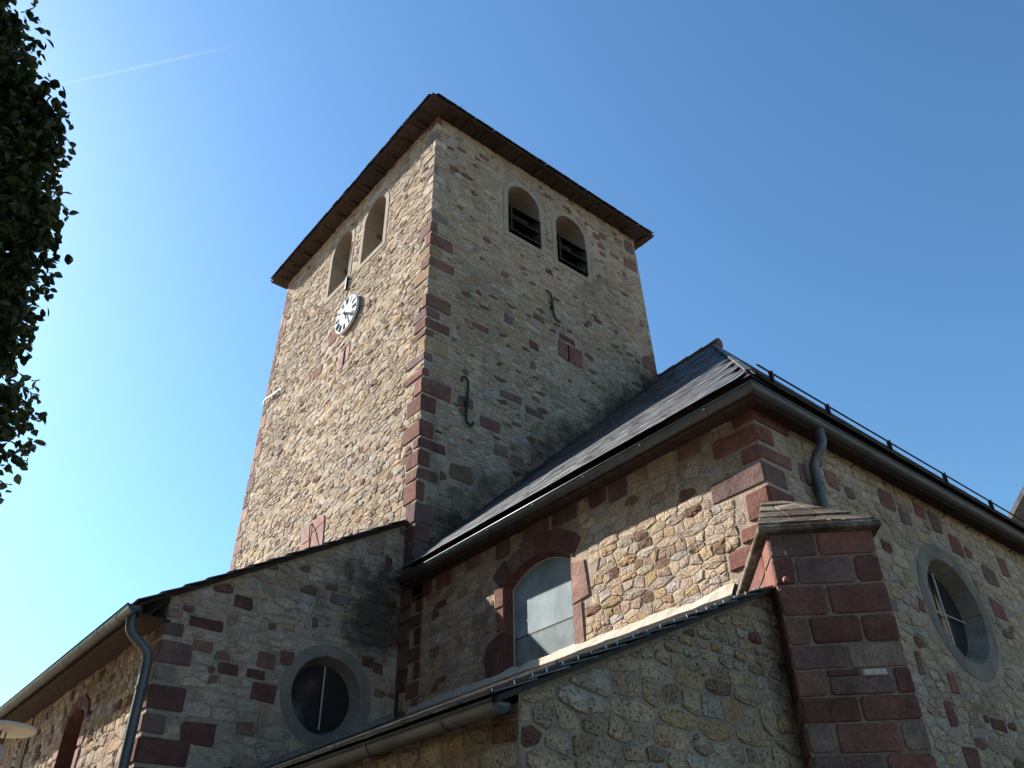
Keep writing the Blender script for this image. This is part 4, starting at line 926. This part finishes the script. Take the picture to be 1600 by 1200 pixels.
lm.from_pydata([(0, 0, 0), (.034, .030, .010), (.042, .062, .012), (.022, .095, .004), (0, .118, -.012), (-.022, .095, .004), (-.042, .062, .012), (-.034, .030, .010), (0, .06, -.004)], [], [(0, 1, 8), (1, 2, 8), (2, 3, 8), (3, 4, 8), (4, 5, 8), (5, 6, 8), (6, 7, 8), (7, 0, 8)]); lm.materials.append(LEAF)
LV = np.array([q.co[:] for q in lm.vertices]); LF = [tuple(p.vertices) for p in lm.polygons]
items = []
for c in clumps:
    rad = trr.uniform(.14, .30)
    for _ in range(int(rad * 380)):
        g3 = [max(-1.4, min(1.4, trr.gauss(0, 1))) for _ in range(3)]; p = c + Vector((g3[0] * rad, g3[1] * rad, g3[2] * rad * .7))
        V = Vector((trr.gauss(0, 1), trr.gauss(0, 1), trr.gauss(-.7, .6))).normalized(); N = Vector((trr.gauss(0, .7), trr.gauss(0, .7), 1)); N = (N - V * N.dot(V)).normalized(); U = V.cross(N)
        items.append((p, U, V, N, trr.uniform(.75, 1.25), in_view(p)))
items.sort(key=lambda q: -q[5])
AV, AF, n = [], [], 0
for i, (p, U, V, N, s, sv) in enumerate(items):
    if i < 300 and sv > 0:
        o = bpy.data.objects.new('leaf', lm); COL.objects.link(o); o.parent = te; q = Vector((p.x, p.y, p.z + ZO)) - WL[te.name]
        o.matrix_local = Matrix(((U.x * s, V.x * s, N.x * s, q.x), (U.y * s, V.y * s, N.y * s, q.y), (U.z * s, V.z * s, N.z * s, q.z), (0, 0, 0, 1)))
    else:
        B = np.array([U, V, N]); AV.append(LV @ B * s + np.array(p)); AF += [tuple(x + n for x in t) for t in LF]; n += len(LV)
tag(mk('crown', np.concatenate(AV), AF, LEAF, te), kind='stuff')

# unseen limes added left of and behind the viewpoint to darken the chapel walls
kids = [o for o in te.children if o.name.split('.')[0] in ('crown', 'trunk')]
for x, y, sc_, rz, lb in ((-7.0, 1.5, 1.45, 1., 'broadleaf tree standing left of the viewpoint, outside the picture'), (-9.5, -4.0, 1.5, 2.1, 'broadleaf tree standing behind the viewpoint to its left, outside the picture'), (-11, 8, 1.5, 5.2, 'farther broadleaf tree standing well left of the viewpoint, outside the picture')):  # all three are unseen additions that darken the chapel walls
    r2 = te.copy(); COL.objects.link(r2); r2.location = (x, y, 0); r2.scale = (sc_,) * 3; r2.rotation_euler = (0, 0, rz)
    tag(r2, lb, 'tree', 'trees lining the square beside the viewpoint')  # added unseen trees, there only to darken the chapel walls
    for o in kids:
        c = o.copy(); COL.objects.link(c); c.parent = r2

# ================================================================== CONTRAIL
D = 9000.
A_ = Vector((-.046, .705, .707)).normalized() * D; B_ = Vector((.124, .579, .806)).normalized() * D
P = [A_.lerp(B_, k / 10) for k in range(11)]
v, f = tube(P, [11, 12, 12, 13, 14, 15, 16, 16, 14, 10, 3], 12)
cm = bpy.data.materials.new('thin_ice_cloud'); cm.use_nodes = True; n_, l_ = cm.node_tree.nodes, cm.node_tree.links
n_.remove(n_['Principled BSDF']); pv = n_.new('ShaderNodeVolumePrincipled'); pv.inputs['Color'].default_value = (1, 1, 1, 1); pv.inputs['Density'].default_value = .0015; pv.inputs['Anisotropy'].default_value = .2
l_.new(pv.outputs[0], n_['Material Output'].inputs['Volume'])
ct = mk('contrail', v, f, cm); tag(ct, 'faint white contrail crossing the upper left sky', 'contrail')
